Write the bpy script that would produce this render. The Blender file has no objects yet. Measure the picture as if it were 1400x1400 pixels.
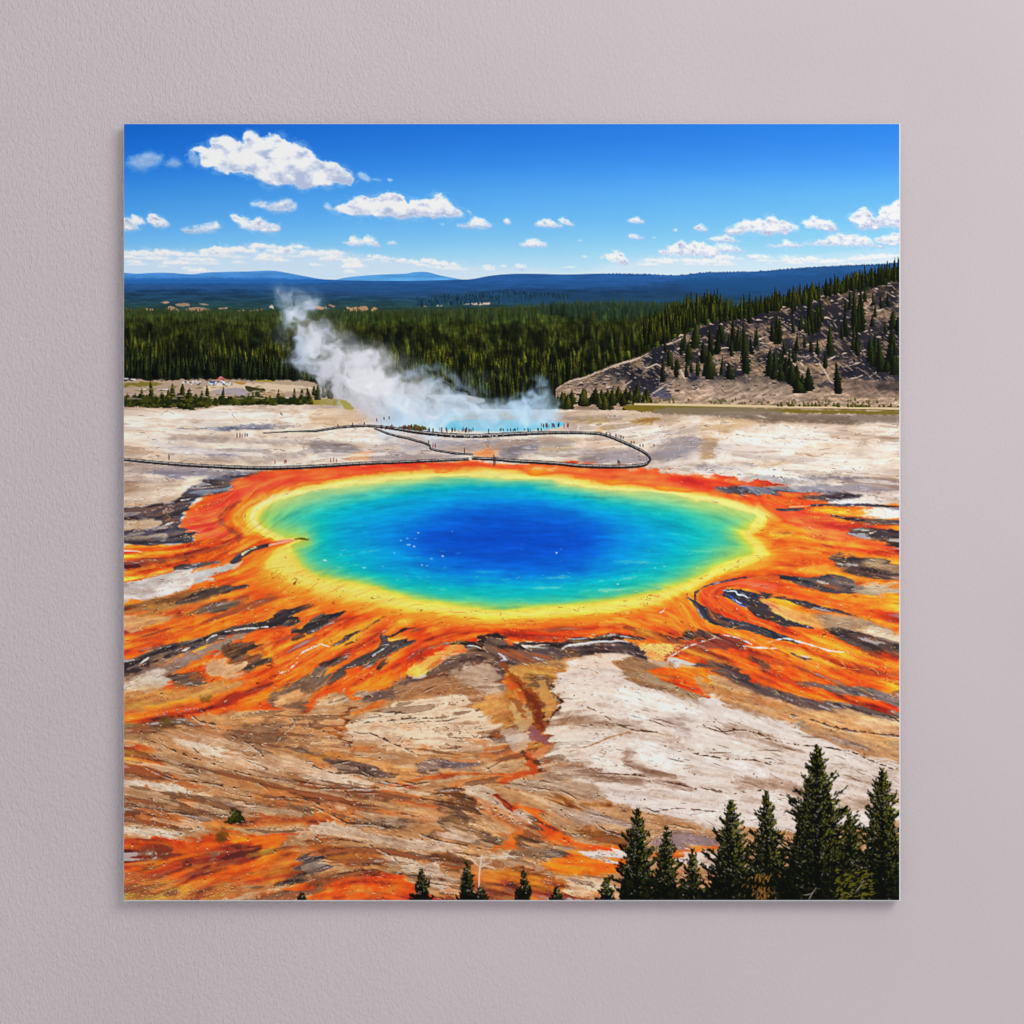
import bpy, math
import numpy as np

# ---------------------------------------------------------------- camera, world, light, exposure
scene = bpy.context.scene
COL = scene.collection
DIST = 3.2                                   # metres from the lens to the face of the print
FACE = -0.020                                # the print's face stands 20 mm off the wall (wall plane y = 0, room at -y)
cam = bpy.data.cameras.new('camera'); cam_ob = bpy.data.objects.new('camera', cam); COL.objects.link(cam_ob)
cam_ob.location = (0, FACE - DIST, 0); cam_ob.rotation_euler = (math.radians(90), 0, 0)
cam.sensor_width = 36; cam.lens = 36 * DIST / 1.4; cam.clip_start = 0.05; cam.clip_end = 50
scene.camera = cam_ob

world = bpy.data.worlds.new('World'); scene.world = world; world.use_nodes = True
bg = world.node_tree.nodes['Background']
bg.inputs['Color'].default_value = (0.97, 0.98, 1.0, 1); bg.inputs['Strength'].default_value = 0.60

def area_light(name, loc, aim, sx, sy, power, color):
    la = bpy.data.lights.new(name, 'AREA'); la.shape = 'RECTANGLE'; la.size = sx; la.size_y = sy; la.energy = power; la.color = color
    ob = bpy.data.objects.new(name, la); COL.objects.link(ob); ob.location = loc
    d = np.array(aim, float) - np.array(loc, float)
    ob.rotation_euler = (math.acos(-d[2] / np.linalg.norm(d)), 0, math.atan2(d[1], d[0]) - math.pi / 2)
    return ob
# a broad window-like source, high on the right of the room
area_light('window_light', (2.5, -3.3, 2.6), (0, 0, 0), 2.4, 2.4, 118, (1.0, 0.985, 0.97))

vs = scene.view_settings
vs.view_transform = 'Standard'; vs.look = 'None'; vs.exposure = 0.0; vs.gamma = 1.0; vs.use_curve_mapping = False

# ---------------------------------------------------------------- helpers
def material(name):
    m = bpy.data.materials.new(name); m.use_nodes = True
    nt = m.node_tree; return m, nt, nt.nodes['Principled BSDF']

def link_mesh(name, verts, faces, mat, parent=None):
    me = bpy.data.meshes.new(name); me.from_pydata(verts, [], faces); me.update()
    ob = bpy.data.objects.new(name, me); COL.objects.link(ob); me.materials.append(mat)
    if parent: ob.parent = parent
    return ob

def block(x0, x1, y0, y1, z0, z1, b=0.0):
    """a box; b chamfers the edges of its -y face"""
    v = [(x0, y1, z0), (x1, y1, z0), (x1, y1, z1), (x0, y1, z1), (x0, y0 + b, z0), (x1, y0 + b, z0), (x1, y0 + b, z1), (x0, y0 + b, z1)]
    f = [(3, 2, 1, 0), (0, 1, 5, 4), (1, 2, 6, 5), (2, 3, 7, 6), (3, 0, 4, 7)]
    if b:
        v += [(x0 + b, y0, z0 + b), (x1 - b, y0, z0 + b), (x1 - b, y0, z1 - b), (x0 + b, y0, z1 - b)]
        f += [(4, 5, 9, 8), (5, 6, 10, 9), (6, 7, 11, 10), (7, 4, 8, 11), (8, 9, 10, 11)]
    else: f += [(4, 5, 6, 7)]
    return v, f

# ---------------------------------------------------------------- the wall
wm, nt, bs = material('painted_plaster')
tc = nt.nodes.new('ShaderNodeTexCoord')
def mapping(sc):
    n = nt.nodes.new('ShaderNodeMapping'); n.inputs['Scale'].default_value = sc; nt.links.new(tc.outputs['Object'], n.inputs['Vector']); return n
def tex(sc, scale, detail, rough=.6, dist=0.0):
    n = nt.nodes.new('ShaderNodeTexNoise'); n.inputs['Scale'].default_value = scale; n.inputs['Detail'].default_value = detail; n.inputs['Roughness'].default_value = rough; n.inputs['Distortion'].default_value = dist
    nt.links.new(mapping(sc).outputs['Vector'], n.inputs['Vector']); return n
def math_node(op, a, b):
    n = nt.nodes.new('ShaderNodeMath'); n.operation = op
    for k, q in enumerate((a, b)):
        if isinstance(q, (int, float)): n.inputs[k].default_value = q
        else: nt.links.new(q, n.inputs[k])
    return n.outputs[0]
grain = tex((1, 1, .5), 380, 2, .6, .5); lumps = tex((1, 1, .55), 190, 2, .5, .4); trowel = tex((1, 1, .5), 7, 4, .55); tone = tex((1, 1, 1), 2.6, 4, .5)
h = math_node('ADD', math_node('MULTIPLY', grain.outputs['Fac'], 1.0), math_node('MULTIPLY', lumps.outputs['Fac'], 1.0))
# the stipple is coarse on the left and was rubbed smooth towards the right
sep = nt.nodes.new('ShaderNodeSeparateXYZ'); nt.links.new(tc.outputs['Object'], sep.inputs[0])
mr = nt.nodes.new('ShaderNodeMapRange'); mr.interpolation_type = 'SMOOTHSTEP'
for k, v in (('From Min', -0.55), ('From Max', 0.55), ('To Min', 1.0), ('To Max', 0.22)): mr.inputs[k].default_value = v
nt.links.new(math_node('ADD', sep.outputs['X'], math_node('MULTIPLY', math_node('SUBTRACT', trowel.outputs['Fac'], 0.5), 0.7)), mr.inputs['Value'])
bump = nt.nodes.new('ShaderNodeBump'); bump.inputs['Distance'].default_value = 0.004
nt.links.new(math_node('MULTIPLY', mr.outputs[0], 0.55), bump.inputs['Strength']); nt.links.new(h, bump.inputs['Height'])
nt.links.new(bump.outputs['Normal'], bs.inputs['Normal'])
cr = nt.nodes.new('ShaderNodeValToRGB'); cr.color_ramp.elements[0].position = 0.3; cr.color_ramp.elements[1].position = 0.7
cr.color_ramp.elements[0].color = (0.592, 0.524, 0.545, 1); cr.color_ramp.elements[1].color = (0.624, 0.556, 0.576, 1)
nt.links.new(tone.outputs['Fac'], cr.inputs['Fac']); nt.links.new(cr.outputs['Color'], bs.inputs['Base Color'])
bs.inputs['Roughness'].default_value = 0.85; bs.inputs['Specular IOR Level'].default_value = 0.15
v, f = block(-2.2, 2.2, 0.0, 0.12, -1.6, 1.6)
wall = link_mesh('wall', v, f, wm); wall['kind'] = 'structure'
wall['label'] = 'pale lilac grey plaster wall with a fine stippled texture'

# --- PAINT BEGIN
# The photographic print: its pigment is computed here, one colour value for every millimetre of the sheet.
PW, PH = 1061, 1062
OX, OY = 169.5, 169.5
F = np.float32
gx, gy = np.meshgrid(np.arange(PW, dtype=F) + F(OX), np.arange(PH, dtype=F) + F(OY))
rng = np.random.default_rng(7)
_perm = np.tile(np.random.default_rng(3).permutation(256), 3).astype(np.int32)
_ga = np.random.default_rng(4).uniform(0, 2 * np.pi, 256)
_gc, _gs = np.cos(_ga).astype(F), np.sin(_ga).astype(F)

def noise(x, y, seed=0):
    xi = np.floor(x).astype(np.int32); yi = np.floor(y).astype(np.int32)
    xf = (x - xi).astype(F); yf = (y - yi).astype(F)
    def g(ix, iy, dx, dy):
        h = _perm[(_perm[(ix + seed * 17) & 255] + iy + seed * 31) & 255]
        return _gc[h] * dx + _gs[h] * dy
    u = xf * xf * xf * (xf * (xf * 6 - 15) + 10); v = yf * yf * yf * (yf * (yf * 6 - 15) + 10)
    a = g(xi, yi, xf, yf); b = g(xi + 1, yi, xf - 1, yf)
    c = g(xi, yi + 1, xf, yf - 1); d = g(xi + 1, yi + 1, xf - 1, yf - 1)
    a = a + u * (b - a); c = c + u * (d - c)
    return (a + v * (c - a)) * F(1.5)

def fbm(x, y, o=4, seed=0, gain=0.5):
    s = 0; amp = 1.0; tot = 0
    for i in range(o):
        s = s + amp * noise(x * 2 ** i + i * 13.7, y * 2 ** i - i * 7.3, seed + i)
        tot += amp; amp *= gain
    return s / tot

def ss(a, b, x):
    t = np.clip((x - a) / (b - a), 0, 1)
    return t * t * (3 - 2 * t)

def blur(a, r):
    k = np.exp(-0.5 * (np.arange(-int(3 * r) - 1, int(3 * r) + 2) / r) ** 2).astype(F); k /= k.sum()
    n = len(k) // 2
    p = np.pad(a, ((n, n), (0, 0)), mode='edge')
    o = sum(k[i] * p[i:i + a.shape[0]] for i in range(len(k)))
    p = np.pad(o, ((0, 0), (n, n)), mode='edge')
    return sum(k[i] * p[:, i:i + a.shape[1]] for i in range(len(k)))

def sample(a, x, y):
    x = np.clip(x - OX, 0, PW - 1.001); y = np.clip(y - OY, 0, PH - 1.001)
    xi = x.astype(np.int32); yi = y.astype(np.int32)
    xf = x - xi; yf = y - yi
    if a.ndim == 3: xf = xf[..., None]; yf = yf[..., None]
    return (a[yi, xi] * (1 - xf) + a[yi, xi + 1] * xf) * (1 - yf) + (a[yi + 1, xi] * (1 - xf) + a[yi + 1, xi + 1] * xf) * yf

def spline(pts, closed=False, n=5):
    p = np.array(pts, dtype=np.float64); m = len(p)
    if m < 3 and not closed:
        t = np.linspace(0, 1, n + 1)[:, None]; return p[0] * (1 - t) + p[-1] * t
    out = []
    for i in range(m if closed else m - 1):
        if closed: a, b, c, d = p[i - 1], p[i], p[(i + 1) % m], p[(i + 2) % m]
        else: a, b, c, d = p[max(i - 1, 0)], p[i], p[i + 1], p[min(i + 2, m - 1)]
        for k in range(n):
            t = k / n
            out.append(0.5 * (2 * b + (c - a) * t + (2 * a - 5 * b + 4 * c - d) * t * t + (3 * b - a - 3 * c + d) * t ** 3))
    if not closed: out.append(p[-1])
    return np.array(out)

def box(pts, pad):
    x0 = int(max(0, np.floor(pts[:, 0].min() - pad - OX))); x1 = int(min(PW, np.ceil(pts[:, 0].max() + pad - OX) + 1))
    y0 = int(max(0, np.floor(pts[:, 1].min() - pad - OY))); y1 = int(min(PH, np.ceil(pts[:, 1].max() + pad - OY) + 1))
    return slice(y0, max(y1, y0)), slice(x0, max(x1, x0))

def sdf(poly, s):
    x = gx[s]; y = gy[s]
    d = np.full(x.shape, 1e9, F); inside = np.zeros(x.shape, bool)
    q = np.roll(poly, -1, 0)
    for (ax, ay), (bx, by) in zip(poly.astype(F), q.astype(F)):
        ex, ey = bx - ax, by - ay
        t = np.clip(((x - ax) * ex + (y - ay) * ey) / max(ex * ex + ey * ey, 1e-6), 0, 1)
        d = np.minimum(d, (x - ax - t * ex) ** 2 + (y - ay - t * ey) ** 2)
        if ay != by:
            inside ^= ((ay > y) != (by > y)) & (x < (bx - ax) * (y - ay) / (by - ay) + ax)
    d = np.sqrt(d)
    return np.where(inside, -d, d)

def line_d(pts, wid, s):
    x = gx[s]; y = gy[s]
    d = np.full(x.shape, 1e9, F)
    for i in range(len(pts) - 1):
        ax, ay = pts[i]; bx, by = pts[i + 1]; ex, ey = bx - ax, by - ay
        t = np.clip(((x - F(ax)) * F(ex) + (y - F(ay)) * F(ey)) / F(max(ex * ex + ey * ey, 1e-6)), 0, 1)
        r = wid[i] * (1 - t) + wid[i + 1] * t
        d = np.minimum(d, np.sqrt((x - F(ax) - t * F(ex)) ** 2 + (y - F(ay) - t * F(ey)) ** 2) - r)
    return d.astype(F)

C = np.zeros((PH, PW, 3), F)            # pigment, display values 0..1
ID = np.zeros((PH, PW), np.int16)       # which printed motif a spot belongs to
MOTIF = [('printed_sky', None)]         # list of (name, label)

def motif(name, label=None):
    MOTIF.append((name, label)); return len(MOTIF) - 1

def col(c): return np.array(c, F) / 255

def put(s, a, c, i=None):
    c = np.asarray(c, F)
    C[s] += a[..., None] * (c - C[s])
    if i is not None:
        v = ID[s]; v[a > 0.5] = i

TILE = {}
for k, (name, y0, f) in enumerate([('S', 160, 5), ('U', 400, 5), ('P', 660, 5), ('Q', 920, 4.375)]):
    for j, x0 in enumerate((160, 430, 700, 960)): TILE[name + str(j + 1)] = (x0, y0, f)
def T(tile, flat):
    p = np.array(flat, np.float64).reshape(-1, 2)
    if tile is None: return p
    x0, y0, f = TILE[tile]
    return p / f + np.array([x0, y0])

# ---------- flow of the ground
FL = [(200,600,4),(300,640,5),(440,600,0),(600,610,3),(800,610,-3),(900,600,-8),(1100,600,3),(1200,640,2),(1000,650,6),(270,700,-10),(200,750,-5),
 (220,800,-12),(300,820,-15),(200,870,-16),(300,850,-20),(400,830,-22),(350,900,-22),(430,930,-36),(500,880,-30),(540,900,-38),(600,870,-18),
 (700,860,0),(800,860,-3),(880,860,14),(910,885,20),(1000,830,25),(955,830,60),(1050,860,20),(1100,900,22),(1200,930,20),(1150,800,10),(1200,760,5),
 (1100,730,8),(1100,690,4),(1200,700,3),(1000,790,-18),(1060,930,27),(200,960,-12),(300,950,-16),(250,1020,20),(350,1050,17),(220,1070,14),
 (300,1085,14),(450,1060,10),(420,980,2),(550,990,-6),(600,1030,5),(650,1060,-8),(560,1080,8),(480,1110,14),(600,1150,14),(680,1100,33),(720,960,-25),
 (725,1020,-20),(700,900,25),(780,990,-8),(850,960,14),(900,1000,14),(820,1030,2),(850,1070,8),(950,1060,13),(1000,960,20),(1100,980,21),(1200,1000,17),
 (1100,1050,13),(760,1110,28),(800,1160,8),(700,1180,12),(250,1130,12),(350,1180,-15),(250,1200,-20),(450,1200,-12),(550,1210,8),(690,735,1),(500,720,-6),
 (900,720,7),(600,790,6),(850,790,-8),(330,700,-55),(345,760,-25),(1060,740,-5),(1045,705,35)]
def flow():
    st = 8
    x = gx[::st, ::st]; y = gy[::st, ::st]
    a = np.zeros(x.shape, F); b = a.copy(); w = a.copy()
    for px, py, an in FL:
        k = 1 / (((x - px) * 0.8) ** 2 + ((y - py) * 1.25) ** 2 + 150) ** 1.6
        a += k * np.cos(2 * np.radians(an)); b += k * np.sin(2 * np.radians(an)); w += k
    an = 0.5 * np.arctan2(b, a)
    an += 0.16 * fbm(x / 60, y / 34, 3, 40)
    cx, sy = np.cos(an).astype(F), np.sin(an).astype(F)
    yi = np.clip((gy - OY) / st, 0, x.shape[0] - 1.001); xi = np.clip((gx - OX) / st, 0, x.shape[1] - 1.001)
    i = yi.astype(int); j = xi.astype(int); fy = yi - i; fx = xi - j
    def up(q): return (q[i, j] * (1 - fx) + q[i, j + 1] * fx) * (1 - fy) + (q[i + 1, j] * (1 - fx) + q[i + 1, j + 1] * fx) * fy
    cx, sy = up(cx), up(sy); n = np.sqrt(cx ** 2 + sy ** 2) + 1e-6
    return (cx / n).astype(F), (sy / n).astype(F)
FX, FY = flow()

def lic(src, steps, h=1.0):
    acc = src.copy(); n = 1
    for sg in (1, -1):
        x = gx - F(OX); y = gy - F(OY)
        for k in range(steps):
            xi = np.clip(x, 0, PW - 1).astype(np.int32); yi = np.clip(y, 0, PH - 1).astype(np.int32)
            x = x + sg * h * FX[yi, xi]; y = y + sg * h * FY[yi, xi]
            xi = np.clip(x + .5, 0, PW - 1).astype(np.int32); yi = np.clip(y + .5, 0, PH - 1).astype(np.int32)
            acc = acc + src[yi, xi]; n += 1
    acc = blur(acc - acc.mean(), .7)
    return (acc / acc.std()).astype(F)
white = rng.standard_normal((PH, PW)).astype(F)
L1 = lic(blur(white, 0.7), 9)                                   # hair-fine streaks
L2 = lic(blur(rng.standard_normal((PH, PW)).astype(F), 1.8), 16, 1.6)
L3 = lic(blur(rng.standard_normal((PH, PW)).astype(F), 4.0), 18, 2.6)   # broad bands
L4 = lic(blur(rng.standard_normal((PH, PW)).astype(F), 1.1), 15, 1.3)   # brush-like slabs
L5 = lic(blur(rng.standard_normal((PH, PW)).astype(F), 2.6), 20, 1.8)
L6 = lic(blur(rng.standard_normal((PH, PW)).astype(F), 5.5), 26, 3.0); L7 = lic(blur(rng.standard_normal((PH, PW)).astype(F), 2.8), 28, 2.4)
N1 = fbm(gx / 9, gy / 6, 4, 50); N2 = fbm(gx / 40, gy / 22, 5, 60); N3 = fbm(gx / 130, gy / 60, 4, 70)
N1 -= N1.mean(); N2 -= N2.mean(); N3 -= N3.mean()

def P(tile, c, pts, soft=1.5, e=3.0, n=3.0, a=1.0, i=None, sm=True, g=0.0):
    """filled shape; e = streaky edge, n = grainy edge, g = colour streaks inside"""
    p = T(tile, pts)
    if sm: p = spline(p, True, 4)
    s = box(p, soft + 2 * (e + n) + 2)
    if s[0].start >= s[0].stop or s[1].start >= s[1].stop: return
    d = sdf(p, s) + e * (0.42 * L2[s] + 0.36 * L3[s]) + n * 2 * N1[s]
    al = a * (1 - ss(-soft, soft, d))
    cc = col(c)
    if g: cc = cc * (1 + g * (0.6 * L2[s] + 0.5 * L3[s]))[..., None]
    put(s, al, cc, i)

def L(tile, c, w, pts, soft=1.0, e=1.0, n=1.0, a=1.0, i=None):
    p = T(tile, pts); f = 1.0 if tile is None else TILE[tile][2]
    w = np.atleast_1d(np.array(w, np.float64)) / f / 2
    if len(w) == 1: w = np.repeat(w, len(p))
    elif len(w) != len(p): w = np.interp(np.linspace(0, 1, len(p)), np.linspace(0, 1, len(w)), w)
    q = spline(np.column_stack([p, w]), False, 4)
    s = box(q[:, :2], soft + w.max() + 2 * (e + n) + 2)
    if s[0].start >= s[0].stop or s[1].start >= s[1].stop: return
    d = line_d(q[:, :2], np.maximum(q[:, 2], 0).astype(F), s) + e * (0.4 * L2[s] + 0.35 * L3[s]) + n * 1.6 * N1[s]
    put(s, a * (1 - ss(-soft, soft, d)), col(c), i)
    
# ---------- ground: mineral terraces, bacterial mats and the spring
OR=(242,110,24); OD=(226,78,14); RD=(184,52,16); YO=(250,152,38); YL=(252,206,92); BR=(122,72,30); DK=(52,40,38); SL=(76,76,96); GB=(118,90,74)
BE=(205,182,165); WH=(232,221,213); TN=(196,144,96); TB=(160,116,80)
C[:] = col((222,206,194))
# far terraces
m_terrace = motif('printed_terrace', 'pale mineral terrace printed across the picture')
ID[:] = m_terrace
GREY=(176,166,168); LAV=(150,150,172); 
P(None,(206,188,172),[170,560,1230,560,1230,575,900,580,700,575,500,580,170,575],4,4,3)
P('U1',(238,228,220),[50,820,600,800,1300,830,1400,900,900,900,300,920,50,960],5,4,3)
P('U1',(110,114,140),[400,930,700,915,900,905,1160,918,1100,950,800,950,600,940],2,3,2)
P('U1',GREY,[180,1000,600,980,1000,990,1400,1010,1400,1100,900,1130,500,1120,300,1080],6,5,4,.75)
P('U1',(236,224,214),[550,1040,900,1030,1300,1060,1100,1090,700,1075],3,3,2)
P('U1',(160,158,178),[220,1030,480,1060,820,1105,600,1110,340,1075],3,3,2)
P('U1',(222,196,172),[50,1030,260,1060,300,1110,50,1120],5,3,3)
P('U1',(176,166,172),[50,1180,400,1190,900,1210,1000,1215,700,1260,350,1240,50,1260],4,4,3)
P('U1',(150,146,164),[60,1200,380,1205,620,1230,420,1270,200,1235],3,3,2)
P('U1',(214,190,170),[50,1270,380,1300,430,1385,300,1440,50,1460],4,3,3)
P('U1',(84,84,104),[640,1255,1000,1225,1200,1230,900,1290,560,1390,380,1420,520,1330],4,4,2)
P('U2',(224,198,172),[0,800,420,790,380,900,0,920],5,3,3)
P('U2',(236,226,218),[60,960,500,970,700,1040,600,1060,300,1040,0,1010],3,4,2)
P('U2',(158,150,156),[0,1010,260,1040,330,1090,200,1140,0,1110],4,4,2)
P('U2',(228,170,130),[250,1110,380,1090,460,1110,380,1150,220,1150],4,3,2)
P('U2',(176,164,168),[440,1080,800,1090,1000,1120,700,1150,400,1155],4,4,2)
P('U2',(168,168,186),[820,1010,1400,1010,1400,1070,1100,1060,900,1050],4,4,2)
P('U2',(230,150,95),[1080,1110,1150,1070,1260,1090,1200,1130],4,3,2)
P('U2',(140,134,140),[1260,1100,1400,1050,1400,1150,1300,1140],4,3,2)
P('U3',(140,134,148),[0,1020,180,1010,230,1060,60,1110,0,1120],4,3,2)
P('U3',(205,186,160),[180,980,420,975,520,1050,400,1100,230,1120],5,4,2)
P('U3',(236,214,196),[400,1040,560,1010,700,1060,520,1090],4,3,2)
P('U3',(164,154,162),[450,1130,620,1090,820,1080,900,1120,850,1160,560,1165],4,4,2)
P('U3',(190,160,96),[420,870,560,850,700,860,640,890,460,885],3,3,3)
P('U3',(196,164,106),[540,940,700,900,820,930,720,950],3,3,3)
P('U3',(170,134,80),[800,880,930,860,990,890,940,910],3,3,3)
P('U3',(232,224,220),[660,940,900,900,1040,960,1060,1040,900,1020,760,985],4,3,3)
P('U3',(166,156,162),[920,1120,1080,1000,1250,960,1300,1040,1220,1100,1080,1150],6,5,3)
P('U3',(226,216,212),[1000,1200,1200,1130,1400,1100,1400,1240,1200,1230],5,5,2)
P('U4',(136,120,108),[0,820,400,830,900,850,1350,860,1350,900,900,890,500,880,100,860],4,3,2)
P('U4',(206,180,150),[0,870,300,880,330,930,100,990,0,980],5,4,3)
P('U4',(190,160,128),[0,1000,110,990,140,1060,100,1140,0,1160],5,4,3)
P('U4',(242,234,230),[110,1030,330,930,800,920,1000,970,900,1010,760,1060,600,1120,300,1160,110,1150],4,4,4)
P('U4',(190,166,146),[860,930,1100,950,1350,970,1350,1030,1100,1050,900,1010],5,5,3)
P('U4',(236,228,224),[1000,940,1350,920,1350,955,1100,950],3,3,2)
P('U4',(206,180,152),[560,1140,740,1050,980,1060,800,1110,600,1160,420,1200],4,4,3)
P('U4',(232,224,222),[640,1180,1000,1090,1350,1040,1350,1160,1000,1230,700,1230],4,4,3)
P('U4',(242,236,232),[300,1220,620,1180,1100,1150,900,1230,560,1250],3,4,2)
P('U4',(160,152,160),[0,1180,320,1170,380,1210,200,1240,0,1220],4,4,2)
P('U4',(150,146,158),[700,1250,1100,1250,1350,1270,1350,1400,900,1330,500,1300],5,5,2)
P('U4',(96,92,108),[400,1250,700,1280,900,1330,600,1360,350,1340,220,1300],3,4,2)

# near ground, base
P(None,(190,146,108),[150,900,500,920,700,890,900,900,1250,980,1250,1250,150,1250],10,8,4)
# ---- the orange mats
m_mat = motif('printed_mineral_mat', 'orange bacterial mat ringing the blue spring in the picture')
OUT=[170,746, 240,742, 268,736, 252,728, 244,718, 254,704, 250,698, 278,684, 272,678, 300,666, 356,646, 420,640, 520,637, 640,632, 760,636, 840,640, 890,642, 920,650, 1000,656, 1060,668, 1120,676, 1180,694, 1240,700,
     1240,960, 1180,972, 1080,950, 1010,930, 940,905, 890,900, 860,880, 780,872, 700,878, 640,878, 590,905, 560,930, 520,945, 440,940, 400,965, 330,975, 260,985, 170,1000, 150,900]
P(None,OR,OUT,3,5,2,1,m_mat,g=.05)
# coral tone of the far side
P(None,(238,104,56),[280,690,300,668,360,646,520,638,640,633,760,637,890,642,1000,656,1120,678,1000,676,900,668,760,650,640,641,520,648,420,662,340,680,300,710,310,735,270,735,246,716],5,5,2)
P('P4',(236,104,50),[450,180,700,190,900,220,1000,290,1350,310,1350,440,900,440,700,350,600,280],6,6,2)
P('P4',(238,108,44),[0,60,400,60,800,120,860,160,640,170,400,170,100,110],4,4,2)
# P1 left side
P('P1',(206,186,168),[50,0,420,0,460,60,330,150,50,160],4,4,3)
P('P1',SL,[50,170,350,140,480,60,650,0,780,0,740,60,560,95,470,185,420,290,540,380,400,420,50,405],2,2,1)
P('P1',(192,168,146),[50,235,240,245,310,262,250,320,50,325],3,4,2)
P('P1',(158,136,120),[50,330,240,345,330,370,200,395,50,402],3,4,2)
P('P1',(110,104,108),[100,180,300,170,330,230,120,225],5,4,2,.6)
P('P1',(238,90,16),[50,430,350,435,600,400,750,425,860,430,760,500,640,535,400,585,200,622,50,648],2,3,1)
P('P1',RD,[50,540,300,520,500,470,720,440,560,510,350,560,50,610],6,4,2,.9)
P('P1',(170,52,24),[50,585,250,560,420,530,250,580,50,620],5,4,2,.6)
L('P1',(250,214,190),[16,10,4],[50,466,120,472,160,480],1,0,0)
L('P1',(255,168,50),[10,10,3],[50,436,200,434,360,430],1,1,0)
L('P1',(255,176,70),[26,22,12],[50,650,250,622,370,596],2,1,2)
P('P1',(78,68,78),[370,615,420,565,620,545,700,540,560,575,450,612],1.5,2,1)
P('P1',(198,182,172),[50,690,150,662,350,622,500,602,700,560,830,560,760,592,640,606,610,640,670,658,520,705,450,742,330,770,250,800,150,805,50,822],2,4,2)
P('P1',WH,[250,742,360,690,500,680,460,720,340,760],4,4,2)
L('P1',(70,60,66),[34,40,30,24,8],[790,545,840,505,900,470,960,450,1030,432],1,1.5,1)
L('P1',(240,196,160),[8,10,6],[1030,428,1130,406,1230,396],1,0,0)
L('P1',(255,206,130),[10,8],[850,490,930,450],1,0,2)
# the brown/orange streaked field
P('P1',(166,116,68),[50,830,300,800,450,750,620,720,700,780,560,850,400,920,200,960,50,1010],5,7,3)
P('P1',(224,118,40),[50,900,250,880,420,850,650,790,800,760,620,860,400,920,180,960,50,985],4,7,2,.8)
P('P1',(216,168,114),[50,930,250,908,360,940,120,1005,50,1020],4,5,2,.8)
L('P1',(92,72,56),[10,46,40,34,8],[380,835,520,790,650,752,780,725,895,703],2,2.5,1.5)
L('P1',(112,84,62),[8,50,70,40,6],[480,900,600,870,700,850,800,820,905,798],3,3,1.5)
L('P1',(244,98,14),[70,80,80,70,40,20],[40,1190,250,1110,480,1035,700,965,900,890,1100,830],3,3,1)
L('P1',(255,152,36),[20,50,50,16],[300,1050,480,1000,640,945,820,890],4,4,1)
L('P1',(200,52,12),[16,16,8],[150,1160,300,1100,480,1050],2,2,1)
P('P1',(152,122,106),[50,1340,250,1255,500,1140,700,1085,870,1030,760,1110,600,1180,450,1275,300,1355,50,1420],3,5,3)
P('P1',(206,190,178),[100,1350,240,1280,350,1270,300,1330,150,1400],4,4,3)
L('P1',(96,78,72),[50,60,70,70,60,50,50,60,50,24,6],[40,1285,180,1200,350,1135,540,1095,700,1035,880,992,1010,972,1090,945,1150,895,1220,868,1305,844],1.2,2,1)
L('P1',(58,44,40),[20,40,70,80,36,6],[900,995,990,975,1090,945,1150,895,1220,868,1305,844],1.2,1.5,1)
P('P1',(66,48,42),[1030,975,1100,920,1200,905,1232,945,1200,980,1080,988],1.2,2,1)
P('P1',(112,74,44),[700,1130,900,1095,1010,1170,1065,1220,950,1262,850,1295,800,1310,780,1230],3,5,3)
P('P1',(222,170,126),[600,1235,700,1200,820,1230,850,1288,780,1342,620,1312],4,5,3)
L('P1',(60,40,34),[16,44,44,30],[1170,1027,1290,1008,1375,965,1410,930],1.2,1.5,1)
L('P1',(120,56,24),[10,34,6],[1200,1060,1260,1050,1325,1040],2,1.5,1)
P('P1',YO,[870,1165,1000,1110,1080,1050,1060,1130,1180,1130,1100,1220,1000,1180],4,5,2,.8)
P('P1',OD,[1040,1060,1240,1080,1400,1040,1400,1120,1200,1170,1050,1260,950,1320,1080,1200],5,6,2,.8)
P('P1',(142,102,72),[1120,1410,1300,1312,1410,1268,1410,1410],3,4,3)
# P2
P('P2',OD,[0,930,150,880,330,860,480,890,300,960,150,1000,60,1080,0,1100],6,6,1,.7)
P('P2',(240,76,8),[560,990,700,960,800,978,790,1030,680,1100,590,1180,720,1170,880,1110,960,1060,1400,1010,1400,1070,1180,1050,1080,1095,940,1090,800,1190,640,1250,520,1300,400,1350,300,1340,560,1180,680,1070],5,4,1)
L('P2',(48,42,42),[90,70,36,10],[-20,985,60,935,150,905,232,872],1.2,1.5,1)
L('P2',(52,34,26),[22,34,50,24,12,6],[165,1092,230,1058,270,1035,340,990,400,962,500,905],1.2,1.5,1)
L('P2',(58,34,24),[6,14,6],[185,1118,260,1085,275,1060],1,1,1)
L('P2',(90,34,16),[6,8,4],[330,860,300,840,360,832],1,1,1)
P('P2',(92,70,60),[425,1062,480,1048,560,1072,650,1068,672,1092,560,1150,450,1205,300,1292,90,1375,150,1290,330,1190,432,1122],1.5,2.5,1)
L('P2',(40,22,16),[10,18,18,10],[495,1058,560,1035,630,995,682,992],1,1,1)
L('P2',(44,24,18),[16,14,6],[600,1080,668,1090,620,1110],1,1,1)
L('P2',(230,224,226),[4,10,4],[385,1190,430,1160,520,1100],1,1,1)
L('P2',(255,180,90),[6,14,4],[500,1062,570,1062,640,1050],1,1,1)
P('P2',(122,106,88),[-10,1292,60,1268,105,1312,40,1370,-10,1380],2,2,2)
L('P2',(84,52,30),[14,24,6],[25,1258,120,1240,205,1205],2,2,1)
L('P2',(110,66,34),[10,40,8],[430,1290,475,1232,545,1205],2,2,2)
P('P2',(118,90,76),[840,1252,890,1190,960,1132,1080,1100,1150,1062,1300,1060,1410,1100,1410,1420,540,1420,590,1318,650,1302,800,1302],2,2.5,2)
P('P2',(188,160,140),[920,1302,1050,1240,1200,1222,1282,1302,1260,1400,1000,1395],5,6,4)
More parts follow.
